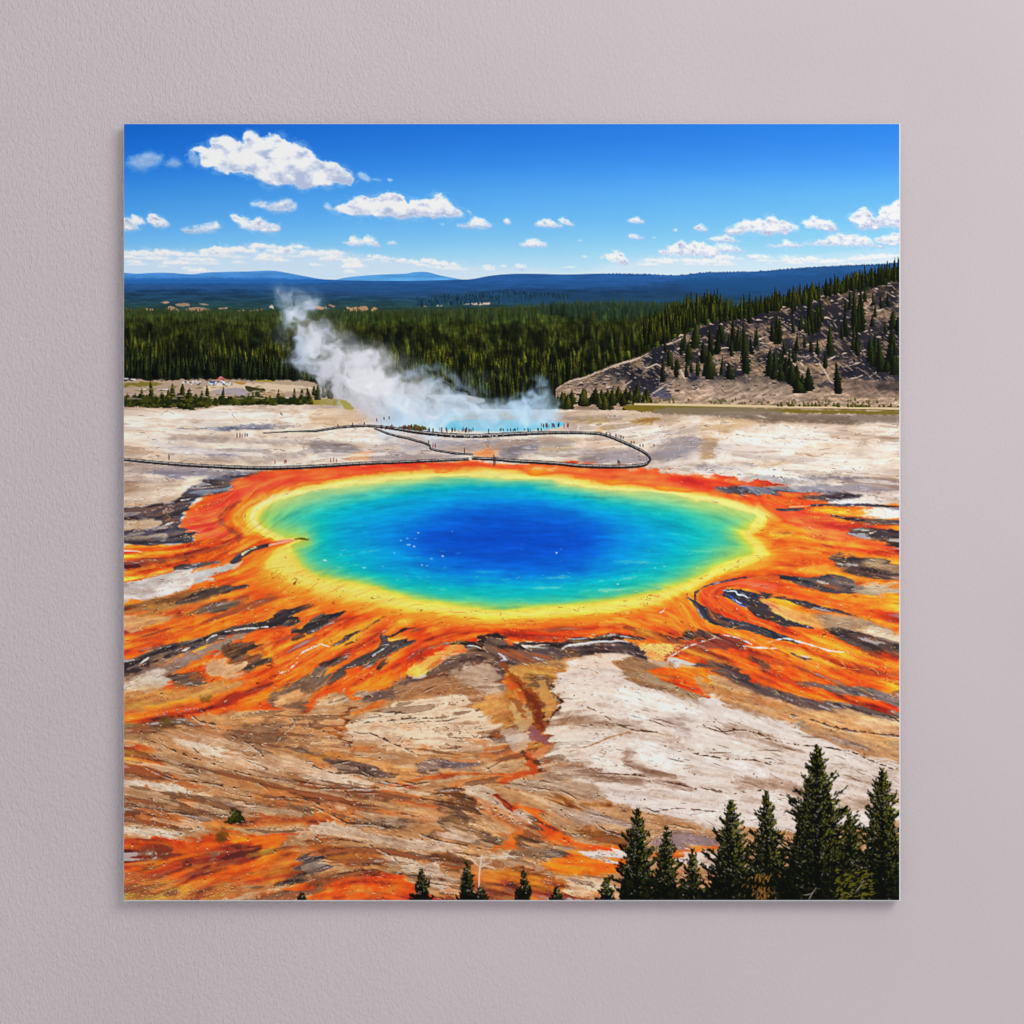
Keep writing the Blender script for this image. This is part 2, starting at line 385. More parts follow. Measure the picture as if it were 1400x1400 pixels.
P('P2',(252,166,74),[600,1300,700,1240,790,1192,880,1132,960,1132,930,1172,835,1212,832,1262,765,1312,680,1312],1.5,1.5,2)
L('P2',(36,22,18),[16,30,34,26,30,14],[905,1100,990,1098,1090,1115,1150,1062,1240,1052,1345,1082],1.2,1.5,2)
L('P2',(20,14,22),[20,54,40,12],[1235,1130,1290,1130,1360,1150,1400,1150],1.2,1,1)
L('P2',(236,222,214),[3,9,3],[985,1122,1030,1118,1095,1128],.8,0,0); L('P2',(200,196,224),[4,16,4],[1222,1150,1262,1180,1285,1225],1,1,1)
# P3
P('P3',(242,88,8),[-10,1000,300,985,640,985,900,1000,960,1060,780,1060,600,1060,350,1100,150,1095,-10,1130],5,4,1)
P('P3',(238,88,20),[830,900,960,920,1100,980,1180,1000,1020,1040,900,1010,820,950],5,5,1,.8)
P('P3',(86,72,76),[-10,1150,300,1128,700,1078,810,1100,875,1140,895,1212,770,1172,500,1182,380,1222,250,1242,-10,1252],2,2,2)
L('P3',(42,28,28),[50,36,40,46,30,40,34,12],[-10,1135,180,1105,330,1112,420,1082,560,1074,680,1055,780,1058,890,1072],1.2,1.5,2)
L('P3',(232,226,226),[3,9,8,3],[300,1140,470,1100,680,1080,785,1088],.8,0,.5)
L('P3',(226,200,180),[3,8,4],[130,1138,200,1115,280,1112],.8,0,1)
P('P3',(166,122,78),[-10,1250,200,1218,430,1190,340,1300,260,1420,-10,1420],4,4,3)
P('P3',(230,212,198),[330,1310,500,1195,700,1168,800,1188,765,1240,740,1300,830,1390,830,1460,290,1460],4,3,3)
P('P3',(156,120,90),[800,1190,900,1222,1050,1300,1160,1410,1160,1460,850,1460,740,1300],4,4,3)
P('P3',(252,184,96),[860,1115,960,1098,1100,1100,1232,1096,1090,1190,980,1216,890,1165],2,2,3)
L('P3',(190,72,42),[30,70,60,40],[1060,1200,1180,1130,1300,1090,1410,1060],3,2,2)
L('P3',(84,44,44),[8,44,46,40],[1115,1062,1200,1045,1300,1038,1410,1050],1.5,2,1)
P('P3',(122,96,90),[1260,1240,1400,1225,1440,1310,1340,1330],4,4,2)
P('P3',(232,84,28),[1290,740,1400,700,1500,700,1500,900,1400,890,1300,810],4,4,1)
L('P3',(62,62,72),[6,14,18,22,34,60,70],[1410,676,1320,712,1245,770,1218,808,1270,860,1330,920,1410,950],1.2,1,1)
L('P3',(200,74,36),[20,26,10],[1050,800,1040,860,1010,890],3,2,2,.6)
# P4
P('P4',(238,92,30),[0,720,150,660,350,660,560,720,760,760,1000,810,1350,830,1350,960,1000,880,700,820,480,770,300,720,120,720],5,5,1,.85)
P('P4',(236,80,24),[0,780,100,730,140,780,240,830,340,880,500,940,720,1000,900,1060,700,1060,500,1020,330,970,150,940,60,900],4,3,1,.9)
P('P4',(84,78,92),[80,36,300,28,620,36,640,52,500,72,300,62,120,58],2,3,1)
P('P4',(168,154,150),[620,0,1350,0,1350,90,1100,80,800,60],5,5,2)
P('P4',(82,78,92),[640,85,820,82,1050,76,1110,108,900,132,780,110],3,3,2)
P('P4',(232,222,214),[860,142,1000,115,1350,85,1350,150,1100,160],3,4,2)
P('P4',(228,216,206),[1040,205,1200,180,1350,180,1350,255,1200,250],3,4,2)
L('P4',(70,66,84),[6,16,18,14],[720,152,950,156,1150,152,1360,166],1.2,1.5,1)
P('P4',(255,168,60),[820,180,1000,190,1120,210,1000,225,860,205],3,3,2)
L('P4',(80,72,82),[4,20,40,40],[880,225,1050,255,1200,262,1360,275],2,2.5,1)
P('P4',(66,56,62),[990,345,1080,318,1200,318,1360,325,1360,430,1200,405,1080,375],2,3.5,1.5)
L('P4',(52,48,72),[8,18,16,5],[500,176,560,182,620,182,680,174],1,0,.5); L('P4',(250,214,170),[2,6,2],[590,168,650,160,720,152],.8,0,0)
L('P4',(160,60,30),[6,22,16,10,6],[500,350,600,345,700,375,800,410,880,432],2,2,1.5,.8)
P('P4',(255,168,50),[560,460,800,450,1000,480,1300,520,1350,545,1100,510,850,500],5,5,1,.8)
P('P4',(88,72,68),[865,512,940,495,1150,520,1360,560,1360,665,1150,655,980,612,920,580],2,4,2)
P('P4',(176,144,112),[1100,525,1360,565,1360,610,1150,580],4,5,2)
P('P4',(255,162,50),[640,600,800,560,900,590,1000,630,1360,690,1360,710,1100,680,860,640],4,4,2)
P('P4',(78,70,76),[505,634,660,655,780,640,862,628,1010,662,1060,722,1010,775,850,752,720,712,640,690],1.5,3,1)
P('P4',(190,160,126),[1020,720,1150,690,1360,715,1360,808,1150,790,1040,745],3,5,2)
P('P4',(136,112,96),[880,650,1020,665,1080,720,960,740],5,5,2,.7)
P('P4',(236,168,92),[370,822,460,798,560,830,720,890,900,935,1010,1000,820,995,600,955,450,885],4,5,2)
P('P4',(48,48,74),[138,775,165,730,260,728,380,758,490,790,420,795,362,802,405,832,330,856,240,822,165,785],1.2,1.5,1)
L('P4',(62,56,60),[44,64,56,34,8],[340,850,410,890,510,930,620,968,745,992],1.5,2.5,1)
L('P4',(236,232,236),[3,12,10,4],[165,742,230,744,262,770,312,788],.8,0,.5); L('P4',(90,120,200),[6,14,4],[180,770,230,790,262,830],1,0,1)
L('P4',(70,54,54),[8,34,40,34,26,8],[385,738,510,786,680,828,850,868,1000,896,1210,952],1.5,2.5,1)
P('P4',(170,136,106),[760,905,900,900,1100,920,1240,960,1360,985,1360,1085,1150,1055,900,1005],5,6,3)
P('P4',(214,186,156),[1090,1010,1200,985,1360,1010,1360,1085,1180,1060],4,5,3)
L('P4',(100,80,72),[10,60,80,60,20],[830,1000,940,1030,1050,1065,1200,1100,1350,1130],3,4,2)
P('P4',OR,[940,820,1360,860,1360,950,1150,930],5,5,1,.8)
L('P4',(58,52,58),[60,80,64,54,46,36,10],[-10,865,70,925,170,960,310,985,440,1025,540,1055,660,1095],1.2,1.5,1)
P('P4',(168,64,40),[-10,1060,150,1040,310,1090,120,1130,-10,1145],3,3,2)
L('P4',(102,78,68),[60,100,100,70,20],[-10,1250,130,1285,280,1335,420,1385,560,1440],4,4,2)
L('P4',(90,80,80),[6,26,18,4],[640,1172,710,1210,780,1225,840,1235],1.2,1.5,1)
L('P4',(236,222,214),[3,12,3],[715,1200,760,1210,805,1218],.8,0,.5)
L('P4',(126,76,50),[6,34,30,10],[300,1180,400,1245,500,1325,590,1400],4,4,2,.8)
L('P4',(200,60,16),[10,40,40,10],[620,1130,800,1190,1000,1250,1250,1300],5,5,1,.6)
L('P4',(255,150,40),[10,40,30,6],[640,1290,850,1310,1050,1350,1250,1360],5,5,1,.6)
L('P4',(220,76,24),[20,36,30,8],[90,1180,300,1120,520,1130,700,1160],5,4,1,.6)

# ---- Q1 lower left
P('Q1',(206,192,178),[40,80,150,30,290,20,230,110,80,170,40,180],4,5,3)
P('Q1',(98,76,56),[300,10,420,20,540,60,460,90,340,70],5,5,3)
P('Q1',(208,148,80),[40,140,400,90,720,70,600,130,350,190,40,240],5,6,2)
P('Q1',(246,114,14),[600,170,800,60,900,0,1140,-10,1000,85,880,150,760,210,560,245,260,265,40,330,40,250,250,245,450,220],3,5,1.5)
P('Q1',(214,56,8),[640,150,800,90,900,80,760,160,620,210,400,245,250,250,480,215],4,4,1,.8)
P('Q1',(140,104,80),[900,190,960,100,1150,30,1240,-10,1240,70,1120,140,1130,200,1060,220],4,5,3)
P('Q1',(214,160,112),[960,150,1090,100,1140,140,1030,190,940,195],3,5,2)
P('Q1',(222,120,34),[1100,210,1160,140,1240,80,1240,150,1140,240],3,3,2)
P('Q1',(222,96,24),[40,330,160,270,300,270,200,330,120,400,40,420],4,5,2)
P('Q1',(128,84,48),[140,330,300,285,430,300,340,340,200,400,120,400],5,6,3)
P('Q1',(204,124,56),[40,420,140,430,250,500,170,560,40,640],6,6,3)
P('Q1',(208,154,106),[420,275,700,240,1050,235,990,300,820,330,600,335,480,320],4,5,3)
P('Q1',(150,116,92),[600,380,800,310,1000,300,960,400,860,460,760,480],6,6,3,.8)
P('Q1',(196,150,118),[250,400,330,350,500,350,640,400,500,420],5,5,3)
P('Q1',(230,216,206),[360,425,450,405,640,440,750,490,600,505,440,462],4,5,3)
P('Q1',(206,174,150),[560,530,740,490,1000,540,1240,560,1240,620,900,600,700,570],6,6,3)
P('Q1',(166,134,108),[250,480,420,500,640,560,620,610,500,640,330,580],6,6,3,.8)
P('Q1',(200,148,102),[620,600,900,640,1240,680,1240,740,860,735,700,700],5,6,3)
P('Q1',(228,218,210),[40,610,200,640,400,675,420,720,260,705,40,665],4,5,3)
P('Q1',(150,110,80),[40,680,300,725,700,760,1240,790,1240,850,800,830,500,870,200,830,40,760],6,7,4)
P('Q1',(196,168,150),[40,800,180,850,420,880,560,890,300,930,40,900],5,6,4,.8)
P('Q1',(216,202,192),[40,950,150,930,420,960,300,1000,120,995],4,5,4)
P('Q1',(206,126,58),[520,900,800,860,1000,870,1240,860,1240,910,1000,900,820,930,650,950],5,6,3,.9)
P('Q1',(214,176,146),[980,930,1100,930,1240,980,1240,1030,1060,980],4,5,3)
P('Q1',(226,92,12),[40,990,350,1010,560,960,680,950,950,1000,1060,1040,1110,1120,1100,1220,1000,1270,700,1255,400,1300,40,1240],6,7,3)
P('Q1',(186,54,10),[120,1110,300,1080,450,1110,640,1050,850,1050,820,1120,600,1200,440,1270,380,1240,460,1150],8,8,3,.9)
P('Q1',(252,146,28),[660,960,780,980,980,1010,1010,1080,860,1130,880,1060,760,1020,680,1010],5,6,2,.9)
P('Q1',(206,128,60),[40,1200,160,1230,320,1220,490,1290,650,1250,720,1290,620,1380,40,1380],6,5,4)
P('Q1',(150,70,20),[60,1050,250,1040,300,1100,150,1150,50,1130],7,6,3,.7)
P('Q1',(186,88,26),[1000,1060,1120,1090,1100,1220,960,1270,900,1220],6,6,3,.7)
P('Q1',(104,86,86),[1100,1090,1240,1100,1240,1195,1120,1200],4,4,3)
P('Q1',(66,40,22),[980,1260,1060,1210,1140,1205,1100,1250,1000,1275],3,3,3)
P('Q1',(80,48,24),[880,1350,960,1310,1110,1300,1100,1380,880,1380],4,4,3)
P('Q1',(230,96,14),[1000,1290,1140,1250,1240,1230,1240,1290,1120,1310],3,4,2)
# ---- Q2
P('Q2',(246,104,12),[-10,150,140,60,200,-10,530,-10,490,80,260,110,296,172,240,160,150,110],3,4,2)
P('Q2',(226,130,52),[290,210,380,170,400,190,300,240,250,240],3,3,2)
P('Q2',(120,90,80),[300,120,420,100,570,95,560,150,420,155,320,172],4,4,3)
P('Q2',(172,128,94),[500,40,760,30,960,60,1080,150,960,200,840,150,640,150,480,170],5,5,4)
P('Q2',(190,164,144),[820,0,1010,-10,1090,70,1120,130,980,110],5,5,4)
P('Q2',(206,160,122),[-10,175,150,160,245,200,180,300,-10,300],4,5,3)
P('Q2',(228,206,188),[220,300,360,240,550,162,800,148,920,220,1115,300,1050,375,1055,440,800,470,650,490,450,460,300,400,215,330],3,5,3)
P('Q2',(212,178,152),[250,370,500,400,800,430,1000,400,1050,440,800,475,600,490,400,450],6,6,3)
P('Q2',(206,152,92),[1000,160,1240,110,1240,320,1120,310,980,230],5,5,4)
P('Q2',(212,94,24),[1130,50,1240,40,1240,150,1180,120],4,4,3)
P('Q2',(158,134,124),[1052,370,1140,325,1200,400,1240,470,1160,485,1060,450],3,3,2)
P('Q2',(222,188,150),[1150,330,1240,330,1240,440,1180,420],5,5,2)
L('Q2',(156,80,30),[30,20,24,26,20],[245,195,190,290,150,340,225,400,185,470],3,1,3)
P('Q2',(216,172,134),[-10,400,150,390,200,440,160,480,-10,470],4,5,3)
P('Q2',(204,140,82),[-10,480,180,480,190,520,-10,540],4,5,3)
P('Q2',(212,156,102),[210,510,400,520,540,560,640,640,460,640,330,580,240,560],4,6,3)
P('Q2',(128,104,92),[80,520,220,530,340,590,480,640,520,670,400,660,250,600,130,580],4,5,3)
P('Q2',(126,106,106),[600,565,700,518,860,530,1000,565,960,585,650,595],3,4,2)
P('Q2',(206,168,132),[1000,570,1100,500,1200,520,1150,580],4,5,3)
P('Q2',(222,200,186),[-10,600,100,610,320,640,300,680,-10,670],4,5,3)
L('Q2',(206,104,40),[8,26,24,18,14,20],[440,685,620,645,820,602,1000,600,1120,610,1240,600],2,2,2)
P('Q2',(226,92,24),[1080,650,1240,600,1240,640,1130,665],3,3,2)
P('Q2',(196,168,148),[-10,690,300,700,560,720,640,760,400,760,100,740],5,6,3)
P('Q2',(206,146,94),[500,780,640,740,660,790,560,800],4,4,3)
P('Q2',(206,184,168),[-10,760,200,760,310,790,200,830,60,800],4,5,3)
P('Q2',(112,68,22),[655,745,760,690,830,680,880,720,935,742,1012,792,985,832,850,822,720,805,660,785],2,4,2)
P('Q2',(206,182,164),[870,660,1010,680,1080,730,1240,840,1240,880,1100,860,960,770],4,5,4)
L('Q2',(206,92,36),[8,30,32,18],[1060,715,1130,775,1200,812,1250,820],2,2,2)
P('Q2',(142,112,88),[120,840,330,770,560,850,580,920,430,920,200,905],5,6,3)
P('Q2',(208,154,110),[150,830,300,840,440,820,700,820,720,850,640,885,540,850,400,850,200,880],5,5,3,.8)
P('Q2',(134,104,76),[690,960,790,840,900,850,1050,950,1110,1000,950,1030,760,990],5,5,3)
P('Q2',(214,174,134),[910,900,1060,870,1130,900,1100,960,1000,940],5,5,3)
P('Q2',(200,176,162),[720,950,800,930,940,970,940,1010,800,1000],4,4,3)
P('Q2',(206,132,60),[-10,830,90,860,150,900,60,900,-10,880],4,4,3)
P('Q2',(214,192,178),[-10,890,230,930,470,980,700,1005,860,1060,1010,1140,850,1090,680,1060,450,1040,200,990,-10,950],4,5,4)
P('Q2',(176,104,50),[-10,980,200,1020,380,1090,420,1150,200,1150,-10,1080],6,6,4)
P('Q2',(200,172,152),[430,1100,560,1080,640,1090,570,1150,480,1150],4,5,4)
P('Q2',(132,82,36),[640,1100,780,1080,900,1100,900,1190,780,1170],5,5,3)
P('Q2',(220,124,42),[1050,1060,1150,970,1240,930,1240,1060,1150,1050],4,4,3)
P('Q2',(206,184,166),[960,1130,1060,1090,1240,1070,1240,1120,1080,1125],4,4,4)
P('Q2',(176,126,86),[1000,1150,1240,1120,1240,1190,1040,1190],4,5,3)
P('Q2',(96,84,84),[-10,1100,70,1125,60,1185,-10,1195],4,4,3)
P('Q2',(156,80,28),[-10,1210,150,1190,330,1180,280,1230,100,1280,-10,1290],5,5,3)
P('Q2',(236,86,8),[-10,1330,160,1225,400,1210,590,1225,600,1380,-10,1380],4,5,2)
P('Q2',(210,112,46),[940,1190,1240,1180,1240,1290,1000,1300,900,1250],5,5,3)
P('Q2',(150,66,16),[850,1290,1240,1290,1240,1380,700,1380],6,5,3)
P('Q2',(208,184,168),[520,1170,650,1128,750,1150,760,1200,850,1265,845,1345,750,1320,650,1215,560,1200],2,3,4)
# ---- Q3
P('Q3',(196,138,74),[-10,-10,290,-10,255,100,295,200,200,330,235,430,180,490,60,470,-10,490],4,4,3)
P('Q3',(206,104,30),[-10,0,60,40,40,130,-10,140],4,4,3)
P('Q3',(140,66,18),[20,60,130,140,200,230,190,330,130,330,110,260,60,130],6,4,3)
P('Q3',(112,84,54),[100,10,260,20,245,90,180,100],6,5,3,.7)
P('Q3',(206,180,160),[-10,340,60,310,110,320,100,400,30,470,-10,475],4,3,3)
P('Q3',(152,96,90),[95,335,180,350,240,432,170,400,110,380],2,2,2)
P('Q3',(226,212,204),[285,50,400,-20,640,-20,760,60,1000,120,1240,250,1240,900,1000,860,640,790,450,690,300,600,170,560,240,440,200,330,295,200],3,5,3)
P('Q3',(250,246,243),[330,90,520,60,720,100,900,130,1100,190,1240,260,1240,310,1000,240,880,250,820,330,700,240,520,170,340,150],6,8,5)
P('Q3',(196,174,158),[270,260,420,240,560,300,760,340,950,370,1000,420,800,390,600,350,420,330,300,320],6,7,4)
P('Q3',(206,192,186),[960,260,1060,250,1150,330,1240,420,1050,390,940,330],6,6,3)
P('Q3',(236,228,222),[250,390,400,360,560,370,420,430,260,445],5,6,3)
P('Q3',(246,240,238),[690,380,860,430,1020,470,1240,520,1240,640,1080,620,900,580,780,540],6,7,4)
P('Q3',(164,136,120),[150,560,420,550,640,600,760,590,660,480,740,470,960,610,1240,690,1240,730,900,670,640,650,400,640,180,640],6,7,3)
P('Q3',(242,236,232),[480,510,560,480,640,530,640,560,520,550],5,5,3)
P('Q3',(238,230,226),[520,430,600,420,650,450,560,470],5,5,3)
P('Q3',(184,158,138),[-10,640,160,620,420,650,520,700,400,740,200,720,-10,710],6,7,3)
P('Q3',(220,206,200),[520,690,800,700,1240,760,1240,880,1000,850,800,830,620,770],6,7,4)
P('Q3',(154,96,42),[220,765,320,735,360,770,270,790],4,4,3); P('Q3',(168,112,62),[400,800,520,775,600,800,480,820],4,4,3)
P('Q3',(178,150,132),[250,810,480,810,640,880,700,900,500,900,360,870],6,6,4)
P('Q3',(242,106,14),[-10,790,100,800,180,850,260,905,350,970,520,1020,690,1040,560,1075,420,1045,230,1010,160,960,150,890],4,4,3)
P('Q3',(206,180,166),[-10,830,100,830,130,900,60,920,-10,900],4,4,4)
P('Q3',(152,88,34),[410,930,560,940,700,980,690,1035,520,1020],5,5,3)
P('Q3',(132,82,34),[10,1000,120,900,170,930,160,1010,60,1050],5,5,3)
P('Q3',(138,104,78),[-10,1060,200,1040,340,1060,310,1100,150,1120,-10,1140],4,5,3)
P('Q3',(242,126,18),[190,1150,300,1100,420,1050,560,1130,650,1090,650,1200,460,1225,360,1230,260,1200],4,4,3)
P('Q3',(228,208,194),[440,1085,520,1060,640,1065,640,1095,560,1122],2,3,4)
P('Q3',(218,180,150),[350,1290,400,1230,540,1220,620,1280,560,1380,390,1380],3,4,4)
P('Q3',(192,84,20),[-10,1180,200,1190,370,1250,320,1380,-10,1380],6,5,3)
P('Q3',(150,124,120),[830,1010,1000,950,1240,980,1240,1030,1000,1070,850,1060],6,5,3)
P('Q3',(220,112,34),[840,1080,1100,1050,1240,1020,1240,1060,1050,1090,900,1120],4,4,3)
P('Q3',(220,200,190),[960,1110,1180,1065,1240,1080,1240,1130,1080,1150],3,4,4)
P('Q3',(168,138,108),[650,-10,820,0,1000,70,1240,190,1240,240,1000,120,780,60],4,5,3)
P('Q3',(246,110,16),[820,-20,1240,-20,1240,150,1000,75],3,4,1.5)
# ---- Q4
P('Q4',(242,98,16),[-10,-10,1200,-10,1200,280,900,220,640,170,400,120,200,60,-10,0],3,4,1)
P('Q4',(196,136,86),[-10,10,160,80,400,165,560,200,420,215,200,180,-10,110],5,5,2)
L('Q4',(106,82,76),[40,70,80,60,70,60],[80,-10,280,55,520,140,700,185,950,225,1200,285],3,4,1.5)
L('Q4',(120,94,86),[8,40,50,36],[560,50,760,90,950,110,1200,150],3,4,1.5)
L('Q4',(240,92,12),[20,60,60,40,10],[280,20,500,95,660,145,850,165,1060,190],3,4,1)
L('Q4',(210,60,10),[8,30,20,6],[620,130,750,150,900,180,1050,205],3,3,1,.8)
P('Q4',(210,160,110),[180,170,500,225,900,250,1200,310,1200,490,1000,420,780,350,540,285,300,220],4,5,2)
P('Q4',(152,126,108),[540,300,700,350,900,400,1000,440,960,460,780,410,600,350],4,6,2)
P('Q4',(226,214,208),[-10,180,200,205,450,285,700,380,900,470,1200,590,1200,900,-10,860],4,5,3)
P('Q4',(196,176,162),[100,300,300,330,520,430,560,470,350,420,180,380],6,6,3)
P('Q4',(240,234,230),[-10,400,150,400,320,450,500,520,420,540,200,480,-10,460],6,6,3)
P('Q4',(238,230,228),[40,540,220,530,420,560,560,600,420,620,200,600],6,6,3)
P('Q4',(184,158,142),[180,640,400,630,560,700,560,740,380,710,220,690],6,6,3)
P('Q4',(206,190,180),[700,520,900,540,1200,640,1200,720,1000,680,800,620],6,7,3,.8)
P('Q4',(190,168,152),[780,740,1000,760,1200,790,1200,840,900,820],6,6,3)

# ---- flow-dragged edges and streaks over the ground
GND = C.copy()
amp = 2.5 + 2.5 * ss(640, 900, gy) + 3 * ss(940, 1000, gy)
sh = amp * (0.8 * L2 + 0.9 * L3)
C[:] = sample(GND, gx + FX * sh + 2.5 * N1, gy + FY * sh + 2.0 * N2)
ID[:] = ID[np.clip(gy + FY * sh - OY, 0, PH - 1).astype(int), np.clip(gx + FX * sh - OX, 0, PW - 1).astype(int)]
sat = C.max(2) - C.min(2)
near = ss(600, 900, gy)
low = ss(905, 965, gy); pale = 1 - ss(.32, .55, sat)
# weathered patches: rust, bleached crust and brown silt drawn out along the flow
f1 = .8 * L6 + .35 * L7 + .2 * L4; f2 = .8 * L7 + .5 * lic(blur(rng.standard_normal((PH, PW)).astype(F), 7), 26, 3.2) + .25 * L4; f3 = .85 * L5 + .4 * L3[::-1, ::-1] * 0 + .45 * L4
left = 1 - ss(690, 860, gx) * (1 - ss(1170, 1225, gy))
def mixin(m, c): C[:] += m[..., None] * (col(c) - C)
mixin(.58 * ss(.2, 1.2, f1 + 2 * N2) * low * left * ss(.08, .2, sat) * ss(960, 1020, gy), (198,112,52))
mixin(.40 * ss(1.1, 1.5, f1) * low * left * ss(980, 1020, gy) * pale, (150,76,28))
mixin((.36 - .18 * (1 - left)) * ss(.8, 1.3, f2) * low * pale, (126,92,68))
mixin((.40 - .12 * (1 - left)) * ss(.9, 1.3, -f2) * low * pale, (230,208,190))
mixin(.5 * ss(1.0, 1.5, f3) * low * pale * (.3 + .7 * left), (92,60,40)); mixin(.4 * ss(.9, 1.4, L7) * low * left * ss(960, 1000, gy), (110,66,36)); mixin(.36 * ss(1.2, 1.6, -f3) * low * pale, (242,228,216))
mixin(.25 * ss(.8, 1.4, -f1) * low * pale * left, (214,168,126))
md = ss(640, 700, gy) * (1 - ss(930, 990, gy)) * ss(.5, .75, sat)
mixin(.42 * ss(.7, 1.3, f2) * md, (206,70,20)); mixin(.40 * ss(.9, 1.4, -f2) * md, (255,160,44)); mixin(.34 * ss(1.3, 1.7, f3) * md * ss(740, 800, gy), (156,54,18)); mixin(.34 * ss(1.2, 1.6, -f3) * md, (255,178,72)); mixin(.35 * ss(1.2, 1.7, f1) * md * ss(760, 820, gy), (120,66,36))
fz = 1 - ss(650, 700, gy)
mixin(.5 * ss(.7, 1.3, f2) * fz * pale, (164,150,150)); mixin(.3 * ss(.5, 1.2, L6) * fz * pale * ss(585, 600, gy), (156,150,164)); mixin(.55 * ss(.5, 1.1, -f2) * fz * pale, (250,242,236)); mixin(.34 * ss(1.1, 1.5, f3) * fz * pale, (130,106,92)); mixin(.3 * ss(1, 1.5, f1) * fz * pale, (204,170,138))
q4 = np.clip(np.round(L4 * 1.3) / 1.3, -1.6, 1.6); q5 = np.clip(np.round(L5 * 1.1) / 1.1, -1.8, 1.8)
patch = ss(-.12, .16, fbm(gx / 36, gy / 20, 3, 150))
k = 0.985 + 0.012 * L1 + (0.030 + .030 * low * patch) * q4 + (0.030 + .02 * low) * q5 + 0.014 * L2 + 0.14 * N2 + 0.10 * N1 * near
k = 1 + (k - 1) * (1 - 0.4 * ss(0.45, 0.8, sat))
hue = (0.05 * L3 + 0.05 * L2 + 0.09 * N2)[..., None] * ss(0.3, 0.7, sat)[..., None]
C[:] = np.clip(C * k[..., None] ** np.array([.8, 1.05, 1.25], F) * np.array([1.0, .985, .965], F) + hue * np.array([0.15, 0.9, 0.25], F), 0, 1)

# ---- the spring itself
m_pool = motif('printed_hot_spring', 'deep blue hot spring with a green and yellow rim, printed in the picture')
WB = [364,698,380,687,410,677,440,670,510,660,560,655,630,651,700,653,740,657,780,663,820,669,870,674,910,676,950,684,985,690,1012,697,1034,703,1030,714,1014,727,1020,741,1028,755,1008,763,985,773,960,785,930,798,900,806,860,814,800,825,760,830,700,832,670,831,610,826,560,817,520,805,480,795,450,789,426,784,410,771,402,757,398,746,416,739,404,736,390,734,372,729,360,719,357,708]
YA = [360,684,400,670,430,665,510,652,570,647,630,645,700,646,740,651,800,657,840,665,880,669,925,672,985,683,1012,689,1042,699,1050,709,1044,720,1030,730,1040,744,1050,758,1028,769,1000,778,960,796,930,812,890,826,840,836,780,841,700,845,630,842,570,835,530,827,480,815,430,804,395,790,366,772,376,756,396,743,404,739,380,738,360,731,344,720,338,704]
YB = [330,680,380,664,430,656,510,646,570,641,630,639,700,640,740,643,800,648,850,656,925,665,990,676,1030,686,1064,699,1075,710,1068,724,1060,732,1072,746,1082,762,1060,782,1010,790,970,808,950,830,900,844,840,856,780,862,700,864,630,864,570,862,530,856,480,846,430,836,380,826,330,806,310,776,330,756,386,742,396,739,370,740,340,740,318,726,308,704]
CB = [462,714,486,698,530,685,595,676,660,670,740,674,800,686,856,700,902,716,922,734,905,760,860,782,790,795,720,800,640,798,566,789,508,774,468,750]
DB = [566,740,588,716,635,702,700,697,762,704,806,718,826,738,812,762,774,775,716,781,660,778,600,763]
FULL = (slice(0, PH), slice(0, PW))
rg = (slice(440, 710), slice(100, 940))
def pl(f): return spline(np.array(f, float).reshape(-1, 2), True, 4)
jit = (1.6 * L2 + 1.2 * L3 + 4 * N2 + 1.5 * N1)[rg]
dYB = sdf(pl(YB), rg) + 1.6 * jit; dYA = sdf(pl(YA), rg) + .5 * jit; dWB = sdf(pl(WB), rg) + .5 * jit
wav = (0.8 * L2 + 1.0 * L3)[rg]
dCB = sdf(pl(CB), rg) + 2 * wav + 4 * N2[rg]; dDB = sdf(pl(DB), rg) + 2 * wav + 4 * N2[rg]
def between(a, b): return np.clip(a / np.where(np.abs(a - b) < 1e-3, 1e-3, a - b), 0, 1)
# t: 0 outside YB, 1 at YA, 2 at water's edge, 3 cyan, 4 blue, 5 deep
t = np.zeros(dYB.shape, F)
t = np.where(dYB < 0, between(-dYB, -dYB + np.minimum(-dYA, 0) - 0) if False else np.where(dYA < 0, 1.0, np.clip(-dYB / (-dYB + np.maximum(dYA, 0) + 1e-3), 0, 1)), t)
t = np.where(dYA < 0, np.where(dWB < 0, 2.0, 1 + np.clip(-dYA / (-dYA + np.maximum(dWB, 0) + 1e-3), 0, 1)), t)
t = np.where(dWB < 0, np.where(dCB < 0, 3.0, 2 + np.clip(-dWB / (-dWB + np.maximum(dCB, 0) + 1e-3), 0, 1)), t)
t = np.where(dCB < 0, np.where(dDB < 0, 4.0, 3 + np.clip(-dCB / (-dCB + np.maximum(dDB, 0) + 1e-3), 0, 1)), t)
t = np.where(dDB < 0, 4 + np.clip(-dDB / 38, 0, 1), t)
stops = [(0, (248,110,20)), (0.45, (250,130,26)), (0.8, (252,160,42)), (1.0, (254,202,66)), (1.3, (251,212,96)), (1.6, (249,214,88)), (1.85, (230,214,84)), (2.0, (196,212,78)), (2.14, (128,204,126)),
         (2.32, (66,198,162)), (2.56, (18,188,186)), (3.0, (0,172,206)), (3.4, (0,148,220)), (3.75, (0,122,216)), (4.0, (0,106,214)), (4.4, (0,88,208)), (5.0, (2,76,198))]
xs = [a for a, _ in stops]
pc = np.stack([np.interp(t, xs, [c[j] for _, c in stops]) for j in range(3)], -1).astype(F) / 255
